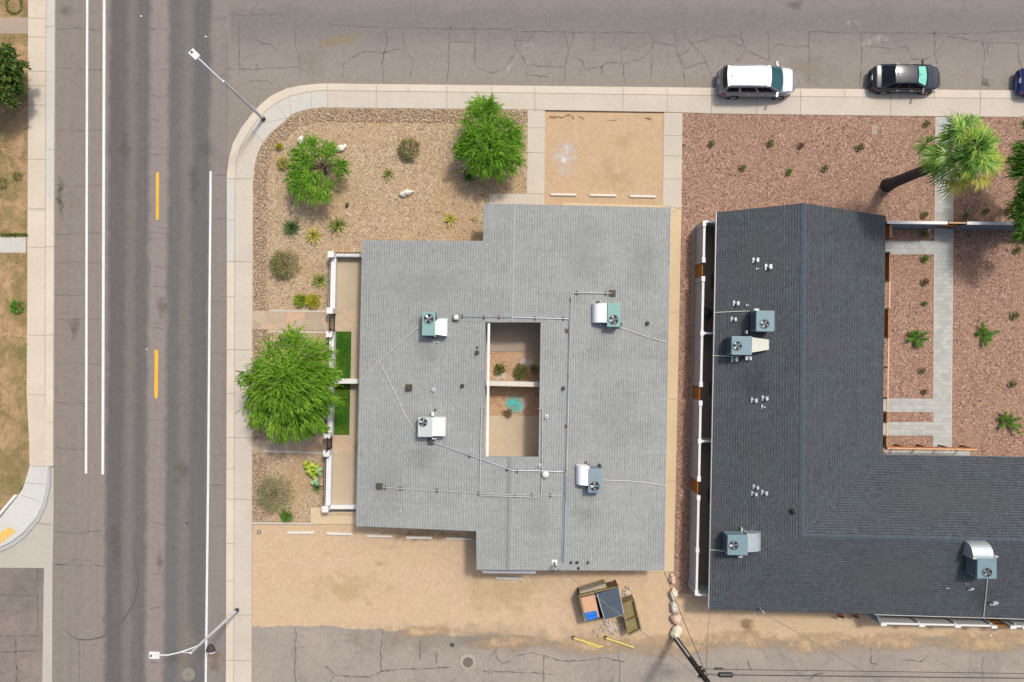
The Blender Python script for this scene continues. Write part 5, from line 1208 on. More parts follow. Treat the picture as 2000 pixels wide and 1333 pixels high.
# covers in the paving
def cover(u, v, r, z, label, mat, collar=None, cm=None):
    c = P(u, v, z); t = thing('manhole_cover', label, 'manhole cover', c)
    if collar: mb = MB(); mb.lathe(c, [(collar, -.01), (collar, .004), (r, .006)], 28); mb.build('collar', MT[cm], t)
    mb = MB(); mb.lathe(c, [(r, 0), (r, .010), (r * .9, .014), (r * .85, .010), (r * .5, .010), (r * .45, .014), (.001, .014)], 24); mb.build('lid', MT[mat], t)
cover(914, 1294, .36, .022, 'iron manhole cover in a round concrete collar in the alley', 'iron_cover', .56, 'asphalt_pale')
cover(368, 1318, .05, .003, 'small rusty survey cap in a pale round patch of the road', 'rust', .46, 'asphalt_side')
cover(883, 1260, .16, .022, 'small dark iron cap in the alley left of the manhole', 'vent_dark'); cover(365, 1022, .08, .003, 'tiny black cap in the road', 'vent_dark')
mb = MB(); c = P(506, 1040, .015); mb.ring(c, .09, .15, .03, 16); solo('valve_ring', mb, MT['iron_cover'], c, 'small iron ring set in dirt beside the pavement', 'valve cover')

lit = MB(); rl2 = random.Random(17)
for _ in range(520):
    k = rl2.random()
    if k < .5: u, v = rl2.uniform(1336, 1995), rl2.uniform(228, 430)
    elif k < .7: u, v = rl2.uniform(1866, 1995), rl2.uniform(450, 870)
    elif k < .75: u, v = rl2.gauss(1880, 60), rl2.gauss(350, 40)
    elif k < .95: u, v = rl2.gauss(940, 50), rl2.gauss(335, 40)
    else: u, v = rl2.uniform(530, 930), rl2.uniform(250, 460)
    if 1820 < u < 1866 or u > 1995 or u < 1336 and u > 1025 or v > 375 and 1025 > u > 940: continue
    p = P(u, v, .115); a = rl2.uniform(0, 6.3); L = rl2.uniform(.05, .2); d = Vector((math.cos(a), math.sin(a), 0)); n = Vector((-d.y, d.x, 0)) * rl2.uniform(.015, .04)
    lit.add([p - d * L, p + n, p + d * L + Vector((0, 0, .02)), p - n], [(3, 2, 1, 0)])
stuff('leaf_litter', lit, GREEN['dry'], 'dry fallen leaf litter strewn thinly over the gravel yards', 'leaf litter')

# ------------------------------------------------------------------ bins, boulders, rubble
def boulder(u, v, ru, rv, h, rot, mat, label, group, seed, z0=.012):
    c = P(u, v, z0 + h * .6); vs, fs = rock_pts((ru * SPX, rv * SPX, h), sub=3, seed=seed, rough=.3)
    m = Matrix.Rotation(R(rot), 3, 'Z'); mb = MB(); mb.add([m @ q + Vector((c.x, c.y, z0 + h * .45)) for q in vs], fs)
    vs2 = [(x, y, max(z, z0 - .02)) for x, y, z in mb.v]; mb.v = vs2
    solo('boulder', mb, MT[mat], (c.x, c.y, z0), label, 'boulder', group, True)
BG = 'boulders lined up beside the utility pole'
boulder(1313.5, 1131, 6.5, 10, .28, 5, 'rock_pink', 'pinkish boulder topmost of the row, at the end of the tan path', BG, 1)
boulder(1316, 1160, 7, 12, .34, 0, 'rock_cream', 'pale cream boulder second from the top of the boulder row', BG, 2)
boulder(1317, 1186.5, 7.5, 11, .34, 12, 'rock_grey', 'grey boulder in the middle of the boulder row', BG, 3)
boulder(1323, 1210, 11, 11, .4, -10, 'rock_pink', 'large round pink and cream boulder second from the bottom of the row', BG, 4)
boulder(1320, 1236, 9.5, 15, .42, -14, 'rock_cream', 'largest pale boulder, at the foot of the utility pole', BG, 5)
WG = 'white rocks in the tan gravel yard'
boulder(588, 275.5, 6.5, 9, .24, 12, 'rock_white', 'upright oval white rock above left of the small lacy tree', WG, 6, .1)
boulder(665.5, 289.5, 11.5, 6, .24, 28, 'rock_white', 'long white rock with a grey crease right of the small lacy tree', WG, 7, .1)
boulder(794, 377, 12.5, 6, .24, 15, 'rock_white', 'bone shaped white rock alone in the middle of the tan gravel yard', WG, 8, .1)
boulder(677.5, 401, 2.6, 6, .14, -12, 'rock_dark', 'small dark brown stone standing alone on the tan gravel', None, 9, .1)
boulder(1473, 1198, 2.2, 2.2, .06, 0, 'rock_white', 'tiny white stone under the mast of the dark roof', None, 10)
boulder(1934, 1242, 2, 2, .06, 0, 'rock_white', 'tiny white stone in the dirt strip at far right', None, 12)

def quadbox(pxs, z0, zt, mb):
    pts = poly(pxs, zt); mb.prism([(p.x, p.y) for p in pts], z0, zt, True)
t = thing('dumpster', 'brown rubbish dumpster with one half under twin grey plastic lids and the other open', 'dumpster', P(1172, 1180, .012))
cr = [(1131, 1164), (1207, 1146), (1218, 1201), (1144, 1216)]; zt = 1.25
pts = poly(cr, zt); mb = MB()
for i in range(4): mb.bar(pts[i], pts[(i + 1) % 4], .07, .15, zt)
mb.prism([(p.x, p.y) for p in pts], .12, .2, True); bo = mb.build('body', MT['brown_metal'], t)
mb = MB()
for i in range(4): p, q = pts[i], pts[(i + 1) % 4]; mb.beam((p.x, p.y, zt), (q.x, q.y, zt), .1, .07)
mb.build('rim', MT['olive_metal'], bo)
mb = MB()
for i in range(4): mb.lathe((pts[i].x * .97 + .03 * t.location.x, pts[i].y * .97 + .03 * t.location.y, .012), [(.09, 0), (.09, .14)], 10)
mb.build('caster', MT['black_plastic'], t)
for nm, q in (('lid', [(1167, 1160), (1208, 1147.5), (1213, 1173), (1172.5, 1186)]), ('lid', [(1172.5, 1186.6), (1213, 1173.6), (1218.5, 1200), (1181, 1211)])):
    p = poly(q, 1.42); mb = MB(); lo = [Vector((w.x, w.y, 1.36)) for w in p]
    mb.prism([(w.x, w.y) for w in p], 1.36, 1.41, True)
    for k in range(9):
        a = p[0].lerp(p[3], (k + .5) / 9); b = p[1].lerp(p[2], (k + .5) / 9); mb.beam(a - Vector((0, 0, .0)), b - Vector((0, 0, .0)), .04, .07)
    mb.build('lid', MT['lid_grey'], t)
mb = MB(); a = P(1166, 1160, 1.45); b = P(1181, 1212, 1.45); mb.beam(a, b, .05, .05); a = P(1208, 1147, 1.45); b = P(1218, 1199, 1.45); mb.beam(a, b, .05, .05); mb.build('hinge_bar', MT['vent_pale'], t)
mb = MB(); quadbox([(1134.5, 1168.5), (1162, 1162.5), (1171, 1206), (1145, 1213)], .6, 1.2, mb)
solo('cardboard_sheet', mb, MT['cardboard'], P(1150, 1188, .6), 'flat peach coloured board lying in the open half of the brown dumpster', 'board')
mb = MB(); q = poly([(1141.5, 1198), (1165, 1193), (1168.5, 1208), (1146.5, 1213.5)], 1.24)
mb.grid(lambda a, b_: (q[0].lerp(q[1], a)).lerp(q[3].lerp(q[2], a), b_) + Vector((0, 0, .03 * noise.noise(Vector((a * 4, b_ * 4, 1))))), 12, 8)
solo('blue_tarp', mb, MT['tarp_blue'], (q[0].x, q[0].y, 1.2), 'crumpled bright blue tarp on the peach board in the brown dumpster', 'tarp')
mb = MB(); a, b = P(1133, 1160, 1.0), P(1184, 1144.5, 1.0); mb.beam(a + Vector((0, 0, -.45)), b + Vector((0, 0, -.45)), .3, .9)
mb.beam(a + Vector((0, 0, .02)), b + Vector((0, 0, .02)), .34, .05)
solo('wooden_crate', mb, MT['board'], (a.x, a.y, .05), 'long weathered board box behind the brown dumpster', 'crate')
mb = MB(); a = P(1194, 1142, .3); mb.beam(a + Vector((-.2, -.1, .0)), a + Vector((.25, .1, .05)), .16, .3); solo('timber_offcut', mb, MT['wood_gate'], (a.x, a.y, .02), 'short yellow timber offcut behind the grey lids', 'timber')
# open olive skip
t = thing('dumpster', 'shallow open olive steel dumpster standing at the right end of the bins', 'dumpster', P(1228, 1205, .012))
cr = [(1215, 1181), (1238, 1171.5), (1252, 1229), (1227.5, 1241)]; zt = 1.05; pts = poly(cr, zt); mb = MB()
for i in range(4): mb.bar(pts[i], pts[(i + 1) % 4], .06, .1, zt)
mb.prism([(p.x, p.y) for p in pts], .08, .82, True); bo = mb.build('body', MT['olive_metal'], t)
mb = MB()
for i in range(4): p, q = pts[i], pts[(i + 1) % 4]; mb.beam((p.x, p.y, zt), (q.x, q.y, zt), .1, .08)
mb.build('rim', MT['olive_metal'], bo)
mb = MB(); a = pts[0].lerp(pts[3], .55); b = pts[1].lerp(pts[2], .55); mb.beam((a.x, a.y, zt - .05), (b.x, b.y, zt - .05), .08, .1); mb.build('divider', MT['brown_metal'], bo)
mb = MB()
for i in range(4): mb.lathe((pts[i].x * .96 + .04 * t.location.x, pts[i].y * .96 + .04 * t.location.y, .012), [(.08, 0), (.08, .1)], 10)
mb.build('caster', MT['black_plastic'], t)
cob = MB(); rb = random.Random(5)
for cu, cv, su, sv, n in ((1192, 1226, 15, 11, 230), (1226, 1160, 8, 10, 110)):
    for _ in range(n):
        u, v = rb.gauss(cu, su * .55), rb.gauss(cv, sv * .55); p = P(u, v, .03 + rb.random() * .12); s = rb.uniform(.03, .1); vs, fs = rb.choice(shapes)
        m = Matrix.Rotation(rb.uniform(0, 6.3), 3, 'Z'); cob.add([p + m @ (q * s) for q in vs], fs)
def rubblemat():
    t = NT('rubble'); g_ = t.n.new('ShaderNodeNewGeometry')
    col = t.ramp(g_.outputs['Random Per Island'], [(0, S(200, 180, 152)), (.3, S(226, 216, 200)), (.6, S(184, 160, 132)), (.8, S(236, 228, 214)), (1, S(160, 140, 120))]); return t.done(col, .9)
stuff('rubble', cob, rubblemat(), 'scattered pale broken rubble around the dumpsters', 'rubble')
# yellow posts lying on the dirt
def post(pts, lab):
    q = [P(u, v, z) for u, v, z in pts]; t = thing('yellow_post', lab, 'post', (q[0].x, q[0].y, .012), 'yellow posts by the dumpsters')
    mb = MB(); mb.tube(q, .065, 10); mb.build('tube', MT['yellow_paint'], t)
    mb = MB(); mb.lathe((q[0].x, q[0].y, .012), [(.16, 0), (.14, .04)], 12); mb.build('foot', MT['rust'], t)
    return t
t = post([(1120, 1247, .1), (1150, 1256, .14), (1177, 1264, .16)], 'bent yellow post lying below the brown dumpster, left of the two')
mb = MB(); mb.tube([P(1136, 1250, .1), P(1152, 1261, .1), P(1172, 1265.5, .1)], .05, 8); mb.build('bent_bar', MT['yellow_paint'], t)
post([(1183, 1247, .1), (1210, 1255.5, .14), (1238, 1265, .16)], 'straight yellow post lying below the rubble, right of the two')

# ------------------------------------------------------------------ plants
def sliver(mb, p, d, L, w, up=None):
    d = d.normalized(); n = d.cross(up if up is not None else Vector((rnd.uniform(-1, 1), rnd.uniform(-1, 1), rnd.uniform(.2, 1))))
    if n.length < 1e-3: n = Vector((1, 0, 0))
    n = n.normalized() * w / 2
    mb.add([p - n * .5, p + n * .5, p + d * L * .55 + n, p + d * L, p + d * L * .55 - n], [(0, 1, 2, 3, 4)])
def rvec(): 
    while True:
        v = Vector((rnd.uniform(-1, 1), rnd.uniform(-1, 1), rnd.uniform(-1, 1)))
        if .05 < v.length < 1: return v
def feather_tree(name, base, lobes, twigs, mat, label, cat='tree', droop=.9, tl=(.6, 1.1), leaf=.13, lw=.045, group=None, trunk_r=.1, fork=None, per=16, out=.8, spread=.3, sag=.12):
    t = thing(name, label, cat, base, group); base = Vector(base)
    fk = Vector(fork) if fork else base + Vector((0, 0, 1.1))
    mb = MB(); mb.tube([base - Vector((0, 0, .05)), base.lerp(fk, .5) + Vector((.03, .02, 0)), fk], [trunk_r * 1.3, trunk_r, trunk_r * .85], 10)
    mid = sum((Vector(c) for c, r in lobes), Vector()) / len(lobes)
    for c, r in lobes:
        for k in range(3):
            c2 = Vector(c) + Vector((rnd.uniform(-.6, .6) * r[0], rnd.uniform(-.6, .6) * r[1], rnd.uniform(-.3, .3) * r[2]))
            m = fk.lerp(c2, .5) + Vector((rnd.uniform(-.12, .12), rnd.uniform(-.12, .12), .12)); mb.tube([fk, m, c2], [trunk_r * .5, trunk_r * .28, .012], 6)
    mb.build('trunk', MT['bark'], t)
    mb = MB(); vol = [r[0] * r[1] for c, r in lobes]; tot = sum(vol)
    for (c, r), vv in zip(lobes, vol):
        c = Vector(c)
        # sub clumps give light and dark masses with gaps between them
        clumps = []
        nc = max(8, int(34 * vv / tot * len(lobes) ** .5))
        for i in range(nc):
            a = i * 2.39996 + rnd.uniform(-.3, .3); rr = ((i + .5) / nc) ** .5 * rnd.uniform(.85, 1.1)
            clumps.append((c + Vector((math.cos(a) * rr * r[0], math.sin(a) * rr * r[1], r[2] * (.75 * (1 - rr * rr) ** .5 if rr < 1 else 0) + rnd.uniform(-.35, .15) * r[2])), rnd.uniform(.20, .42) * min(r[0], r[1])))
        for _ in range(int(twigs * vv / tot)):
            cc, cr = rnd.choice(clumps); p = cc + rvec() * cr * 1.1
            o = p - Vector((fk.x, fk.y, p.z)); ol = o.length; o = o.normalized() * min(1.0, ol / 1.2)
            d = (o * out * .8 + rvec() * .7 + Vector((0, -sag, .30))).normalized()
            L = rnd.uniform(*tl); n = per; q = p - d * L * .35
            for i in range(n):
                q = q + d * L / n; d = (d + Vector((0, 0, -droop / n * 1.6))).normalized()
                sliver(mb, q, (d + rvec() * spread).normalized(), leaf * rnd.uniform(.6, 1.5), lw)
    mb.build('crown', GREEN[mat], t); return t
def lobe(u, v, z, ru, rv, rz): k = (H - z) / H * SPX; return (P(u, v, z), (ru * k, rv * k, rz))
feather_tree('mesquite_tree', P(636, 345, .1), [lobe(612, 296, 1.9, 36, 24, .5), lobe(590, 322, 1.8, 22, 20, .45), lobe(607, 362, 1.9, 38, 33, .65), lobe(664, 328, 1.7, 15, 17, .35), lobe(578, 345, 1.8, 16, 16, .4), lobe(646, 293, 1.8, 13, 11, .3)], 1700, 'mesquite',
             'small lacy green tree with its forked trunk showing, between two white rocks', tl=(.35, .7), leaf=.16, lw=.036, fork=P(633, 325, 1.1), trunk_r=.09, per=12)
feather_tree('mesquite_tree', P(953, 318, .1), [lobe(950, 240, 2.5, 42, 40, .7), lobe(945, 285, 2.6, 44, 36, .9), lobe(985, 300, 2.5, 30, 36, .7), lobe(955, 315, 2.3, 36, 26, .6), lobe(912, 292, 2.2, 20, 18, .5), lobe(1001, 268, 2.2, 18, 26, .5), lobe(948, 207, 2.3, 26, 14, .4)], 2500, 'mesquite',
             'bright green feathery tree overhanging the pavement by the top parking bay', tl=(.45, .95), fork=P(953, 305, 1.4), trunk_r=.12, lw=.034, leaf=.19, sag=.3)
feather_tree('acacia_tree', P(588, 742, .1), [lobe(570, 690, 4.1, 52, 38, .9), lobe(540, 745, 4.3, 58, 46, 1.0), lobe(590, 760, 4.5, 52, 50, 1.1), lobe(550, 800, 4.0, 56, 42, .9), lobe(605, 810, 3.8, 34, 36, .8), lobe(505, 775, 3.6, 26, 46, .8), lobe(622, 718, 3.6, 24, 44, .7), lobe(560, 835, 3.4, 36, 20, .6), lobe(632, 765, 3.6, 22, 34, .6)], 3800, 'willow',
             'largest bright green weeping tree leaning over the white garden wall and the pavement', tl=(.6, 1.2), droop=1.1, fork=P(583, 748, 2.0), trunk_r=.17, leaf=.26, lw=.036, out=1.0, sag=.5)
feather_tree('shade_tree', P(-20, 165, .12), [lobe(2, 110, 2.2, 26, 24, .7), lobe(18, 140, 2.3, 32, 30, .7), lobe(8, 182, 2.1, 36, 26, .7), lobe(-20, 145, 2.5, 50, 60, .9), lobe(36, 158, 1.9, 14, 22, .5)], 2000, 'dark',
             'dark green leafy tree cut by the left edge of the picture', tl=(.25, .5), droop=.3, leaf=.16, lw=.10, fork=P(-20, 165, 1.4), trunk_r=.16, per=9, out=.4, spread=.5)
feather_tree('acacia_tree', P(2022, 372, .1), [lobe(2016, 300, 4.2, 28, 56, .9), lobe(2016, 360, 4.4, 30, 50, 1.0), lobe(2012, 430, 4.2, 30, 48, .9), lobe(2045, 370, 4.6, 40, 100, 1.1), lobe(1998, 395, 3.8, 18, 20, .6)], 3200, 'deep',
             'deep green feathery tree cut by the right edge beyond the palm', tl=(.5, 1.0), fork=P(2025, 372, 2.2), trunk_r=.15, leaf=.2, lw=.04)
def shrub(name, u, v, r, h, n, mat, label, cat='bush', group=None, leaf=.09, lw=.05, z0=.1, hollow=0.0, rv=None, stems=True):
    b = P(u, v, z0); k = SPX; R1, R2 = r * k, (rv or r) * k; t = thing(name, label, cat, b, group)
    if stems:
        mb = MB()
        for q in range(7):
            a = q * .9 + rnd.random(); e = b + Vector((math.cos(a) * R1 * .6, math.sin(a) * R2 * .6, h * .7)); mb.tube([b, b.lerp(e, .5) + Vector((0, 0, h * .1)), e], [.025, .018, .008], 5)
        mb.build('stem', MT['bark'], t)
    mb = MB(); cl = []
    for i in range(52):
        a = i * 2.39996; rr = ((i + .5) / 52) ** .5 * rnd.uniform(.9, 1.05)
        if hollow and math.hypot(math.cos(a) * rr - .15, math.sin(a) * rr - .2) < hollow: continue
        cl.append(b + Vector((math.cos(a) * rr * R1 * .86, math.sin(a) * rr * R2 * .86, .06 + h * .88 * max(0, 1 - rr * rr) ** .5 * rnd.uniform(.7, 1.0))))
    for _ in range(n):
        c = rnd.choice(cl); p = c + rvec() * min(R1, R2) * .24; p.z = max(p.z, z0 + .03)
        sliver(mb, p, ((p - b).normalized() * .7 + rvec() * .7 + Vector((0, 0, .25))), leaf * rnd.uniform(.6, 1.4), lw)
    mb.build('foliage', GREEN[mat], t); return t
shrub('round_bush', 800, 294, 22, .75, 1700, 'olive', 'round dark olive bush with a hollow dark middle on the tan gravel', hollow=.36, rv=24)
shrub('round_bush', 559, 517, 30, 1.0, 2600, 'olive', 'large round olive bush left of the corner of the white garden wall')
shrub('round_bush', 540, 962, 37, 1.15, 3600, 'sage', 'large round grey green bush in the gravel square above the dirt lot', rv=39)
shrub('green_tuft', 562, 1006, 12, .4, 420, 'young', 'bright green tuft poking out below the large grey green bush', 'plant', leaf=.13)
shrub('golden_bush', 613, 588, 15, .5, 900, 'yellow', 'round golden yellow bush beside the gate pillar of the white wall')
shrub('green_tuft', 588, 587, 11, .35, 420, 'cactus', 'spiky pale green plant left of the golden bush', 'plant', leaf=.2, lw=.05)
shrub('small_plant', 547, 288, 7, .3, 260, 'yellow', 'small round yellow green plant by the cobbles at the corner', 'plant')
shrub('small_plant', 555, 321, 12, .3, 300, 'agave_yellow', 'loose yellow flecked plant at the left foot of the small lacy tree', 'plant', leaf=.16)
shrub('weed', 36, 600, 14, .25, 600, 'young', 'round bright green weed in the dry yard beside the left pavement', 'weed', z0=.12, stems=False)
shrub('weed', 6, 358, 12, .2, 240, 'weed', 'dull green weed patch in the dry yard at the left edge', 'weed', z0=.12, stems=False)
shrub('weed', 36, 345, 9, .15, 160, 'weed', 'small green weed in the dry yard right of the bigger weed patch', 'weed', z0=.12, stems=False)
# plants in a ring and ground tufts of the dry yard
mb = MB()
for k in range(500):
    a = rnd.uniform(0, 6.28); p = P(28 + 15 * math.cos(a) + rnd.gauss(0, 1.2), 10 + 17 * math.sin(a) + rnd.gauss(0, 1.2), .13); sliver(mb, p, rvec() + Vector((0, 0, .8)), .13, .05)
solo('planting_ring', mb, GREEN['olive'], P(28, 10, .12), 'ring of low olive plants round bare earth at the top left corner', 'plant')
mb = MB()
for _ in range(9000):
    u, v = rnd.uniform(-40, 54), rnd.uniform(-30, 1000)
    if 33 < v < 68 or 461 < v < 497 or u > 56 - max(0, (v - 900)) * .55: continue
    if noise.noise(Vector((u * .022, v * .022, 3.3))) < .02 and u < 47: continue
    p = P(u, v, .12); sliver(mb, p, rvec() * .9 + Vector((0, 0, .5)), rnd.uniform(.06, .15), .03)
stuff('dry_grass', mb, GREEN['dry'], 'sparse dry grass over the yards left of the left pavement', 'grass')
mb = MB()
for _ in range(700):
    p = P(rnd.uniform(2, 54), rnd.gauss(459.5, 1.6), .12); sliver(mb, p, rvec() + Vector((0, 0, .6)), .13, .05)
solo('weed_strip', mb, GREEN['weed'], P(28, 460, .12), 'strip of green weeds along the upper side of the white path slab', 'weed')

def agave(u, v, r, n, mat, label, h=.5, name='agave', group='spiky rosettes in the tan gravel yard', z0=.1, w=.06):
    b = P(u, v, z0); t = thing(name, label, 'agave', b, group); mb = MB(); Rr = r * SPX * 1.3
    for k in range(n):
        a = k * 2.39996 + rnd.uniform(-.2, .2); f = k / n; el = R(8 + 72 * f ** 1.3 + rnd.uniform(-6, 6)); L = Rr / max(.55, math.cos(R(25))) * (1 - .35 * f) * rnd.uniform(.85, 1.1)
        d = Vector((math.cos(a) * math.cos(el), math.sin(a) * math.cos(el), math.sin(el))); s = Vector((-math.sin(a), math.cos(a), 0)) * w * 1.5
        p0 = b + Vector((0, 0, .06)); p1 = p0 + d * L * .45; p2 = p0 + d * L + Vector((0, 0, -.06 * L))
        mb.add([p0 - s * .4, p0 + s * .4, p1 + s * .5, p2, p1 - s * .5], [(0, 1, 2, 3, 4)])
    mb.build('leaf_rosette', GREEN[mat], t)
    m2 = MB(); m2.lathe(b, [(.07, -.02), (.08, .05), (.03, .12)], 8); m2.build('heart', MT['bark'], t); return t
agave(571, 446, 17, 75, 'agave_blue', 'dark blue green spiky rosette, leftmost in the tan yard'); agave(613, 461, 15, 70, 'agave_yellow', 'yellow spiky rosette between the two green ones')
agave(660, 441, 18, 46, 'agave', 'olive spiky rosette with yellow tips and a dark heart'); agave(759, 341, 11, 34, 'agave', 'small spiky rosette below the hollow dark bush')
agave(879, 429, 14, 30, 'agave_yellow', 'sparse yellow spiky plant above the inner corner of the pale roof'); agave(625, 549, 15, 46, 'agave', 'olive spiky rosette against the white garden wall')
agave(917, 345, 13, 60, 'agave_blue', 'dark spiky plant in the shade below the feathery tree'); agave(926, 428, 5, 16, 'agave_yellow', 'tiny yellow plant beside the upper left wing of the pale roof')
# prickly pears
t = thing('prickly_pear', 'yellow green and blue prickly pear cactus clump by the white garden wall', 'cactus', P(614, 932, .1))
for nm, spots, mat in (('pad', [(597, 905), (604, 912), (610, 908), (603, 921), (612, 918), (618, 912), (608, 927), (616, 925), (598, 914), (621, 920), (614, 933)], 'cactus'), ('pad', [(620, 921), (625, 917), (616, 938), (612, 943), (624, 926), (618, 945)], 'cactus_blue')):
    mb = MB()
    for u, v in spots:
        c = P(u, v, rnd.uniform(.35, .6)); vs, fs = rock_pts((.21, .16, .07), sub=2, seed=u, rough=.05); m = Matrix.Rotation(rnd.uniform(0, 6), 3, 'Z') @ Matrix.Rotation(rnd.uniform(-.7, .7), 3, 'X') @ Matrix.Rotation(rnd.uniform(-.5, .5), 3, 'Y')
        mb.add([c + m @ q for q in vs], fs); c2 = c - Vector((0, 0, .25)); vs, fs = rock_pts((.15, .11, .2), sub=1, seed=v, rough=.05); mb.add([c2 + q for q in vs], fs)
    mb.build(nm, GREEN[mat], t, True)
agave(620, 952, 10, 26, 'agave_blue', 'dark green spiky plant below the prickly pear clump', group=None)
# courtyard plants
shrub('courtyard_plant', 976, 721, 10, .5, 420, 'weed', 'left bush in the upper half of the courtyard', group='plants in the courtyard', leaf=.14)
shrub('courtyard_plant', 1017, 726, 13, .6, 620, 'weed', 'middle and largest bush in the upper half of the courtyard', group='plants in the courtyard', leaf=.15, rv=17)
shrub('courtyard_plant', 1043, 722, 8, .45, 260, 'olive', 'right bush by the shaded wall in the upper half of the courtyard', group='plants in the courtyard', leaf=.13)
shrub('dry_weed', 992, 806, 8, .25, 140, 'dry', 'dry grey weed beside the turquoise spill in the courtyard', 'weed', leaf=.15)
# young trees and little plants in the brown gravel
def young(u, v, arms, label, seed):
    b = P(u, v, .1); t = thing('young_tree', label, 'young tree', b, 'young bushy trees in the brown gravel'); mb = MB(); tr = MB()
    for a, L in arms:
        d = Vector((math.cos(R(a)), math.sin(R(a)), .55)).normalized(); e = b + d * L; tr.tube([b, b.lerp(e, .5) + Vector((0, 0, .1)), e], [.03, .02, .008], 5)
        for k in range(150):
            f = rnd.uniform(.25, 1.05); p = b + d * L * f + rvec() * .16 * (1.3 - f * .5); sliver(mb, p, d + rvec() * .8, rnd.uniform(.07, .15), .045)
    tr.build('trunk', MT['bark'], t); mb.build('crown', GREEN['young'], t)
young(1786, 660, [(80, .5), (140, .6), (30, .8), (-10, .75), (200, .6), (-60, .75), (-85, .6), (100, .3)], 'leafy young tree left of the long paver path', 1)
young(1916, 655, [(100, .9), (15, 1.0), (-40, .6), (-80, .8), (160, .4), (60, .5), (-5, .5)], 'star shaped young tree right of the long paver path', 2)
young(1962, 824, [(110, .8), (150, .6), (-140, .6), (-20, .9), (-45, 1.1), (20, .9), (60, .6)], 'sprawling young tree near the right edge below the others', 3)
proto = None
little = [(1388, 282, 'weed', 'near the tan path'), (1503, 281, 'weed', 'below the silver car'), (1563, 286, 'weed', 'second right of the silver car front'), (1678, 289, 'weed', 'midway between silver car and palm'), (1450, 329, 'weed', 'above the left slope of the dark gable'),
          (1540, 337, 'young', 'brightest, above the dark gable peak'), (1610, 330, 'weed', 'right of the dark gable peak'), (1804, 420, 'weed', 'above the white topped front wall left of the path'), (1884, 421, 'weed', 'above the wooden gate of the front wall'),
          (1804, 459, 'weed', 'in the strip just below the front wall'), (1804, 506, 'young', 'topmost left of the long paver path'), (1804, 551, 'weed', 'second down left of the long paver path'), (1804, 593, 'young', 'third down left of the long paver path'), (1799, 724, 'weed', 'below the leafy young tree'),
          (1804, 765, 'weed', 'just above the second side path'), (1979, 617, 'weed', 'near the right edge above the star shaped tree'), (1974, 750, 'weed', 'near the right edge above the sprawling tree'), (1924, 413, 'weed', 'in the palm shade left of the two there'), (1968, 414, 'weed', 'in the palm shade right of the two there'), (1984, 489, 'weed', 'below the front wall at the right edge'), (1808, 243, 'weed', 'above the left side of the palm crown')]
protos = {}
for u, v, m, lab in little:
    m = m if m == 'young' else rnd.choice(('weed', 'olive', 'weed', 'dry', 'agave'))
    L = 'small green seedling in brown gravel, ' + lab; r = rnd.uniform(.8, 1.25)
    if m not in protos: protos[m] = shrub('seedling', u, v, 5.5, .2, 90, m, L, 'plant', 'small seedlings in the brown gravel', leaf=.13, lw=.05)
    else: copy_thing(protos[m], P(u, v, .1), L, rnd.uniform(0, 6.28), r)

# fan palm
pbase = P(1733, 362, .1); ptop = P(1886, 300, 8.0)
t = thing('fan_palm', 'tall fan palm with drooping pale green crown and dark trunk in the brown gravel', 'palm tree', pbase)
mb = MB(); ptop = Vector((pbase.x + (ptop.x - pbase.x) * 1.0, pbase.y + (ptop.y - pbase.y), 8.0)); pts = [pbase + Vector((0, 0, -.05)), pbase + Vector((0, 0, .4)), pbase + Vector((.0, 0, 1.2)), pbase.lerp(ptop, .45), ptop]
mb.tube(pts, [.50, .43, .36, .33, .30], 16); mb.build('trunk', MT['palm_bark'], t, True)
mb = MB()
for k in range(70):
    z = rnd.uniform(5.2, 7.6); a = rnd.uniform(0, 6.28); p = pbase.lerp(ptop, z / 8.0); d = Vector((math.cos(a), math.sin(a), -1.4)).normalized(); sliver(mb, p + Vector((d.x * .28, d.y * .28, 0)), d, rnd.uniform(.4, .9), .12)
mb.build('dead_frond_skirt', GREEN['dry'], t)
def frond(az, el, plen, fr, mat):
    mb = MB(); hd = Vector((math.cos(az), math.sin(az), 0)); c = ptop + Vector((0, 0, .1))
    p1 = c + (hd * math.cos(el) + Vector((0, 0, math.sin(el)))) * plen * .55; p2 = p1 + (hd * math.cos(el - .3) + Vector((0, 0, math.sin(el - .3)))) * plen * .45
    mb.tube([c, p1, p2], [.035, .025, .018], 5)
    dirf = (p2 - p1).normalized(); sd = Vector((-hd.y, hd.x, 0)); up = sd.cross(dirf)
    roll = rnd.uniform(-.5, .5); sd = (sd * math.cos(roll) + up * math.sin(roll)).normalized(); n = 19; ang = rnd.uniform(190, 250)
    for i in range(n):
        b_ = (i / (n - 1) - .5) * R(ang); d0 = (dirf * math.cos(b_) + sd * math.sin(b_) + rvec() * .06).normalized(); L = fr * (1 - .22 * (abs(b_) / R(125)) ** 2) * rnd.uniform(.85, 1.12)
        dr_ = rnd.uniform(.15, .55)
        q0 = p2; q1 = p2 + d0 * L * .52; d1 = (d0 + Vector((0, 0, -dr_)) + rvec() * .2).normalized(); q2 = q1 + d1 * L * .26; d2 = (d1 + Vector((0, 0, -dr_ * 1.3)) + rvec() * .4).normalized(); q3 = q2 + d2 * L * .30
        w = d0.cross(Vector((0, 0, 1))); w = (w.normalized() if w.length > .01 else sd) * .046
        tw = Vector((0, 0, .016 * (1 if i % 2 else -1)))
        mb.add([q0, q1 - w + tw, q1 + w - tw, q2 - w * .6, q2 + w * .6, q3], [(0, 2, 1), (1, 2, 4, 3), (3, 4, 5)])
    mb.build('frond', GREEN[mat], t)
rnd.seed(21)
NF = 44
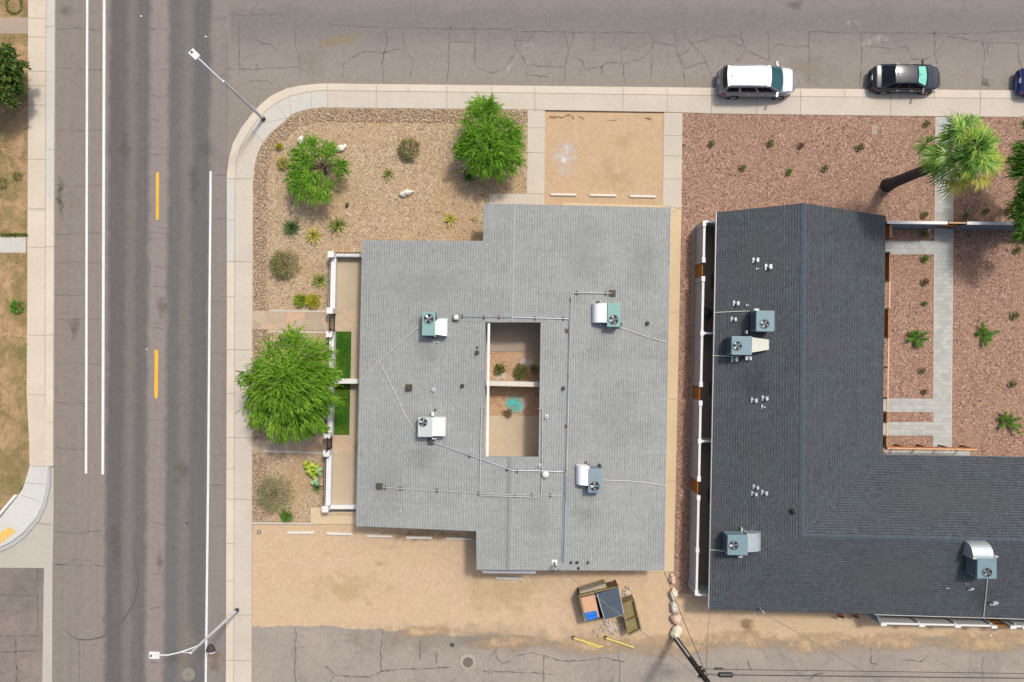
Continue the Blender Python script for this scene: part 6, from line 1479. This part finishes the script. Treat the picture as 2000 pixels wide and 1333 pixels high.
for k in range(NF):
    f = k / NF; az = k * 2.39996 + rnd.uniform(-.3, .3); el = R(86 - 122 * f ** .75 + rnd.uniform(-14, 14)); lft = .5 - .5 * math.cos(az)
    frond(az, el, rnd.uniform(.9, 1.75) * (0.65 + .6 * f) * (1 + .18 * lft), rnd.uniform(.75, 1.25), 'palm_yellow' if (f > .5 and rnd.random() < .22) else rnd.choice(('palm', 'palm', 'palm_deep', 'palm_lime')))
mb = MB()
for a in (2.0, 2.15): 
    c = ptop + Vector((0, 0, .3)); d = Vector((math.cos(a), math.sin(a), .0)); mb.tube([c, c + d * 1.2 + Vector((0, 0, .5)), c + d * 2.3 + Vector((0, 0, .35)), c + d * 2.9 + Vector((.15, 0, -.3))], [.03, .025, .015, .006], 5)
mb.build('flower_stalk', GREEN['palm_yellow'], t)

# ------------------------------------------------------------------ cars
def car(label, uv, L, Wd, Ht, zb, hood, rear, paint, roofp, xr0, xr1, xw1, xw0, wr, wb, fr, rr, rot=-.4, screen='glass_teal', shade=False, rails=False, lower=None, rwin=True, taper=2.3):
    c = P(*uv, .002); t = thing('parked_car', label, 'car', c, 'cars parked along the top street')
    m = Matrix.Rotation(R(rot), 3, 'Z')
    def wv(x, y, z): return c + m @ Vector((x, y, z))
    def halfw(x):
        tt = abs(x) / (L / 2); k, a = (fr, .60) if x > 0 else (rr, .70)
        return Wd / 2 * (1 - k * max(0, (tt - a) / (1 - a)) ** taper)
    def topz(x):
        ks = rear + [(xr0, zb), (xw0, zb)] + hood
        for (x0, z0), (x1, z1) in zip(ks[:-1], ks[1:]):
            if x0 <= x <= x1: f = (x - x0) / max(1e-6, x1 - x0); f = f * f * (3 - 2 * f); return z0 + (z1 - z0) * f
        return ks[-1][1] if x > 0 else ks[0][1]
    N = 40; xs = [-L / 2 * math.cos(math.pi * i / N) for i in range(N + 1)]
    prof = lambda w, zt: [(w * .80, .24), (w * .96, .30), (w, .52), (w * .995, min(.72, zt - .12)), (w * .965, zt - .10), (w * .92, zt - .03), (w * .80, zt + .0), (w * .45, zt + .03), (0, zt + .04)]
    vs = []; M = 17
    for x in xs:
        h = prof(halfw(x), topz(x)); full = [(-y, z) for y, z in h] + [(y, z) for y, z in h[-2::-1]]
        vs += [wv(x, -y, z) for y, z in full]
    mb = MB(); fs = [(i * M + j, i * M + j + 1, (i + 1) * M + j + 1, (i + 1) * M + j) for i in range(N) for j in range(M - 1)]
    fs += [((i + 1) * M, (i + 1) * M + M - 1, i * M + M - 1, i * M) for i in range(N)]
    fs += [tuple(range(M)), tuple(N * M + k for k in range(M))[::-1]]
    mb.add(vs, fs); body = mb.build('body', MT[paint], t, True)
    zr = Ht - .02
    def roofA(s, x, bow): return Vector((x + bow * (1 - s * s), s * wr, zr + .04 * (1 - s * s)))
    def ws(a, b_, o=0.0):
        s = a * 2 - 1; A = roofA(s, xw1, .05); B = Vector((xw0 + .16 * (1 - s * s), s * wb, zb + .02)); q = A.lerp(B, b_); return wv(q.x + o * .6, q.y, q.z + o)
    def rs(a, b_, o=0.0):
        s = a * 2 - 1; A = roofA(s, xr1, -.05); B = Vector((xr0 - .10 * (1 - s * s), s * wb * .97, zb + .02)); q = A.lerp(B, b_); return wv(q.x - o * .6, q.y, q.z + o)
    def rf(a, b_, o=0.0):
        s = b_ * 2 - 1; x = (xr1 - .05 * (1 - s * s)) * (1 - a) + (xw1 + .05 * (1 - s * s)) * a; f = 4 * a * (1 - a); return wv(x, s * wr, zr + .04 * (1 - s * s) + .035 * f + o)
    def sd_(sg):
        def fn(a, b_, o=0.0):
            A = Vector((xr1 + (xw1 - xr1) * a, sg * wr, zr + .035 * 4 * a * (1 - a))); B = Vector((xr0 + (xw0 - xr0) * a, sg * (wb + .0), zb + .0)); q = A.lerp(B, b_); q.y += sg * (.03 * math.sin(math.pi * b_) + o); q.z += o * .4; return wv(q.x, q.y, q.z)
        return fn
    mb = MB(); mb.grid(ws, 12, 6); mb.grid(rs, 12, 6); mb.grid(sd_(1), 14, 4); mb.grid(sd_(-1), 14, 4); mb.build('cabin', MT[lower or paint], t, True)
    mb = MB(); mb.grid(lambda a, b_: rf(a, b_, .004), 14, 12); ro = mb.build('roof', MT[roofp], t, True)
    if rails or True:
        mb = MB()
        for sg in (-1, 1):
            if rails: mb.tube([wv(xr1 + .15, sg * (wr - .04), zr + .05), wv(xr1 + .3, sg * (wr - .04), zr + .09), wv(0, sg * (wr - .04), zr + .12), wv(xw1 - .25, sg * (wr - .04), zr + .08)], .025, 6)
            else: mb.tube([wv(xr1 + .05, sg * (wr - .06), zr + .02), wv((xr1 + xw1) / 2, sg * (wr - .06), zr + .06), wv(xw1 - .05, sg * (wr - .06), zr + .02)], .012, 5)
        mb.build('roof_rail', MT['rim' if rails else 'black_plastic'], ro)
    if rails:
        mb = MB()
        for y in (-.38, -.19, 0, .19, .38): mb.beam(rf(.12, .5 + y / wr / 2 * 0 + y / (2 * wr), .012), rf(.55, .5 + y / (2 * wr), .012), .028, .012)
        mb.build('roof_rib', MT['pipe_dark'], ro)
    mb = MB(); ap = rf(.1, .5, .02); mb.lathe(ap, [(.05, 0), (.04, .05), (.01, .09)], 8); mb.build('antenna', MT['black_plastic'], ro)
    def patch(fn, a0, a1, b0, b1, o, nm, mat, par, nu=10, nv=5):
        mb = MB(); mb.grid(lambda a, b_: fn(a0 + (a1 - a0) * a, b0 + (b1 - b0) * b_, o), nu, nv); return mb.build(nm, MT[mat], par, True)
    patch(ws, .035, .965, .04, .97, .012, 'windscreen', screen, t)
    if shade:
        patch(ws, .08, .485, .10, .78, .018, 'sunshade', 'sunshade', t); patch(ws, .515, .92, .10, .78, .018, 'sunshade', 'sunshade', t); patch(ws, .46, .54, .32, .78, .017, 'sunshade', 'sunshade', t)
    if rwin: patch(rs, .05, .95, .06, .9, .012, 'rear_window', 'glass_dark', t)
    for sg in (-1, 1):
        for a0, a1 in ((.04, .26), (.31, .60), (.64, .93)): patch(sd_(sg), a0, a1, .2, .86, .012, 'side_window', 'glass_side', t, 5, 3)
        mb = MB(); mx = xw0 - .25; mb.beam(wv(mx, sg * (wb - .02), zb + .05), wv(mx - .05, sg * (Wd / 2 + .14), zb + .06), .12, .12); mb.beam(wv(mx - .05, sg * (Wd / 2 + .08), zb + .06), wv(mx - .06, sg * (Wd / 2 + .22), zb + .07), .13, .14); mb.build('mirror', MT[paint], t)
        for x in (-L * .29, L * .31):
            a, b = wv(x, sg * (halfw(x) - .22), .36), wv(x, sg * (halfw(x) + .012), .36)
            mb = MB(); mb.tube([a, a.lerp(b, .9), b], [.36, .36, .33], 20); w = mb.build('wheel', MT['tyre'], t)
            m2 = MB(); m2.tube([b.lerp(a, .03), b + (b - a).normalized() * .008], [.23, .2], 16); m2.build('rim', MT['rim'], w)
            m3 = MB(); o_ = wv(x, sg * (halfw(x) - .02), .36); m3.tube([o_, wv(x, sg * (halfw(x) + .004), .36)], [.43, .42], 20); m3.build('wheel_arch', MT['black_plastic'], t)
        for x in (.18, -.75):
            mb = MB(); mb.beam(wv(x, sg * (Wd / 2 * .985), zb - .16), wv(x + .2, sg * (Wd / 2 * .985), zb - .16), .05, .04); mb.build('door_handle', MT['rim'], t)
        hx = L / 2 - .30; mb = MB(); mb.grid(lambda a, b_: wv(hx - .32 + .42 * a, sg * (halfw(hx - .32 + .42 * a) * (.985 - .22 * b_) + .004), topz(hx - .32 + .42 * a) - .11 + .105 * b_ + .012), 6, 3); mb.build('headlight', MT['lamp_clear'], t, True)
        rx_ = -L / 2 + .16; mb = MB(); mb.grid(lambda a, b_: wv(rx_ + .3 * a, sg * (halfw(rx_ + .3 * a) * (1.0 - .05 * b_) + .012), topz(rx_ + .3 * a) - .34 + .22 * b_), 5, 3); mb.build('tail_light', MT['lamp_red'], t, True)
    mb = MB(); mb.box(wv(-L / 2 - .005, 0, .72), (.02, .34, .16), R(rot)); mb.build('licence_plate', MT['plate'], t)
    mb = MB(); mb.grid(lambda a, b_: wv(xw0 + .18 + (L / 2 - .28 - xw0 - .18) * a, (b_ * 2 - 1) * wb * (.88 - .10 * a), topz(xw0 + .18 + (L / 2 - .28 - xw0 - .18) * a) + .045 - .035 * abs(b_ * 2 - 1) ** 2.2), 10, 10); mb.build('bonnet', MT[roofp], t, True)
    if not rails:
        mb = MB(); x0, x1 = -L / 2 + .22, xr0 - .12
        mb.grid(lambda a, b_: wv(x0 + (x1 - x0) * a, (b_ * 2 - 1) * wb * (.86 + .06 * a), topz(x0 + (x1 - x0) * a) + .045 - .035 * abs(b_ * 2 - 1) ** 2.2), 8, 10); mb.build('boot_lid', MT[roofp], t, True)
    else:
        mb = MB(); mb.grid(lambda a, b_: wv(-L / 2 - .0 + .15 * a, (b_ * 2 - 1) * wb * .8, .62 + .42 * a), 4, 8); mb.build('tailgate', MT[paint], t, True)
    mb = MB(); x = xw0 + .1
    for y in (-.5, .15): mb.beam(ws(.5 + y * .5 + .02, .95, .03), ws(.5 + y * .5 + .3, .86, .03), .02, .02)
    mb.build('wiper', MT['black_plastic'], t)
    return t
car('large silver white estate car with roof rails parked half on the pavement', (1471, 168), 5.25, 1.98, 1.78, 1.14, [(2.2, 1.03), (2.63, .70)], [(-2.63, .78), (-2.45, 1.0)], 'paint_grey', 'paint_sunlit', -2.42, -2.30, .56, 1.48, .70, .90, .44, .22, screen='glass_teal', rails=True, taper=2.0)
car('dark blue black saloon car with a turquoise sunshade in its windscreen', (1759, 160.5), 4.75, 1.84, 1.44, .96, [(2.0, .84), (2.38, .58)], [(-2.38, .70), (-2.2, .95)], 'paint_black', 'paint_black', -1.80, -1.10, .28, 1.22, .60, .84, .42, .30, screen='glass_dark', shade=True)
car('blue car whose tail alone shows at the right edge of the picture', (2043, 166), 4.7, 1.86, 1.5, 1.0, [(2.0, .86), (2.35, .6)], [(-2.35, .75), (-2.25, .98)], 'paint_blue', 'paint_blue', -2.1, -1.7, .3, 1.25, .62, .85, .4, .16, screen='glass_dark')
# litter
for u, v, lab in ((276, 32, 'white litter scrap on the road near the top'), (286, 683, 'pale litter scrap left of the lower yellow dash'), (402, 72, 'tiny white litter scrap on the road near the street lamp head')):
    c = P(u, v, .03); mb = MB(); vs, fs = rock_pts((.09, .06, .03), sub=1, seed=u, rough=.5); mb.add([c + q for q in vs], fs); solo('litter', mb, MT['white_paint'], (c.x, c.y, .005), lab, 'litter')
print('objects', len(bpy.data.objects))
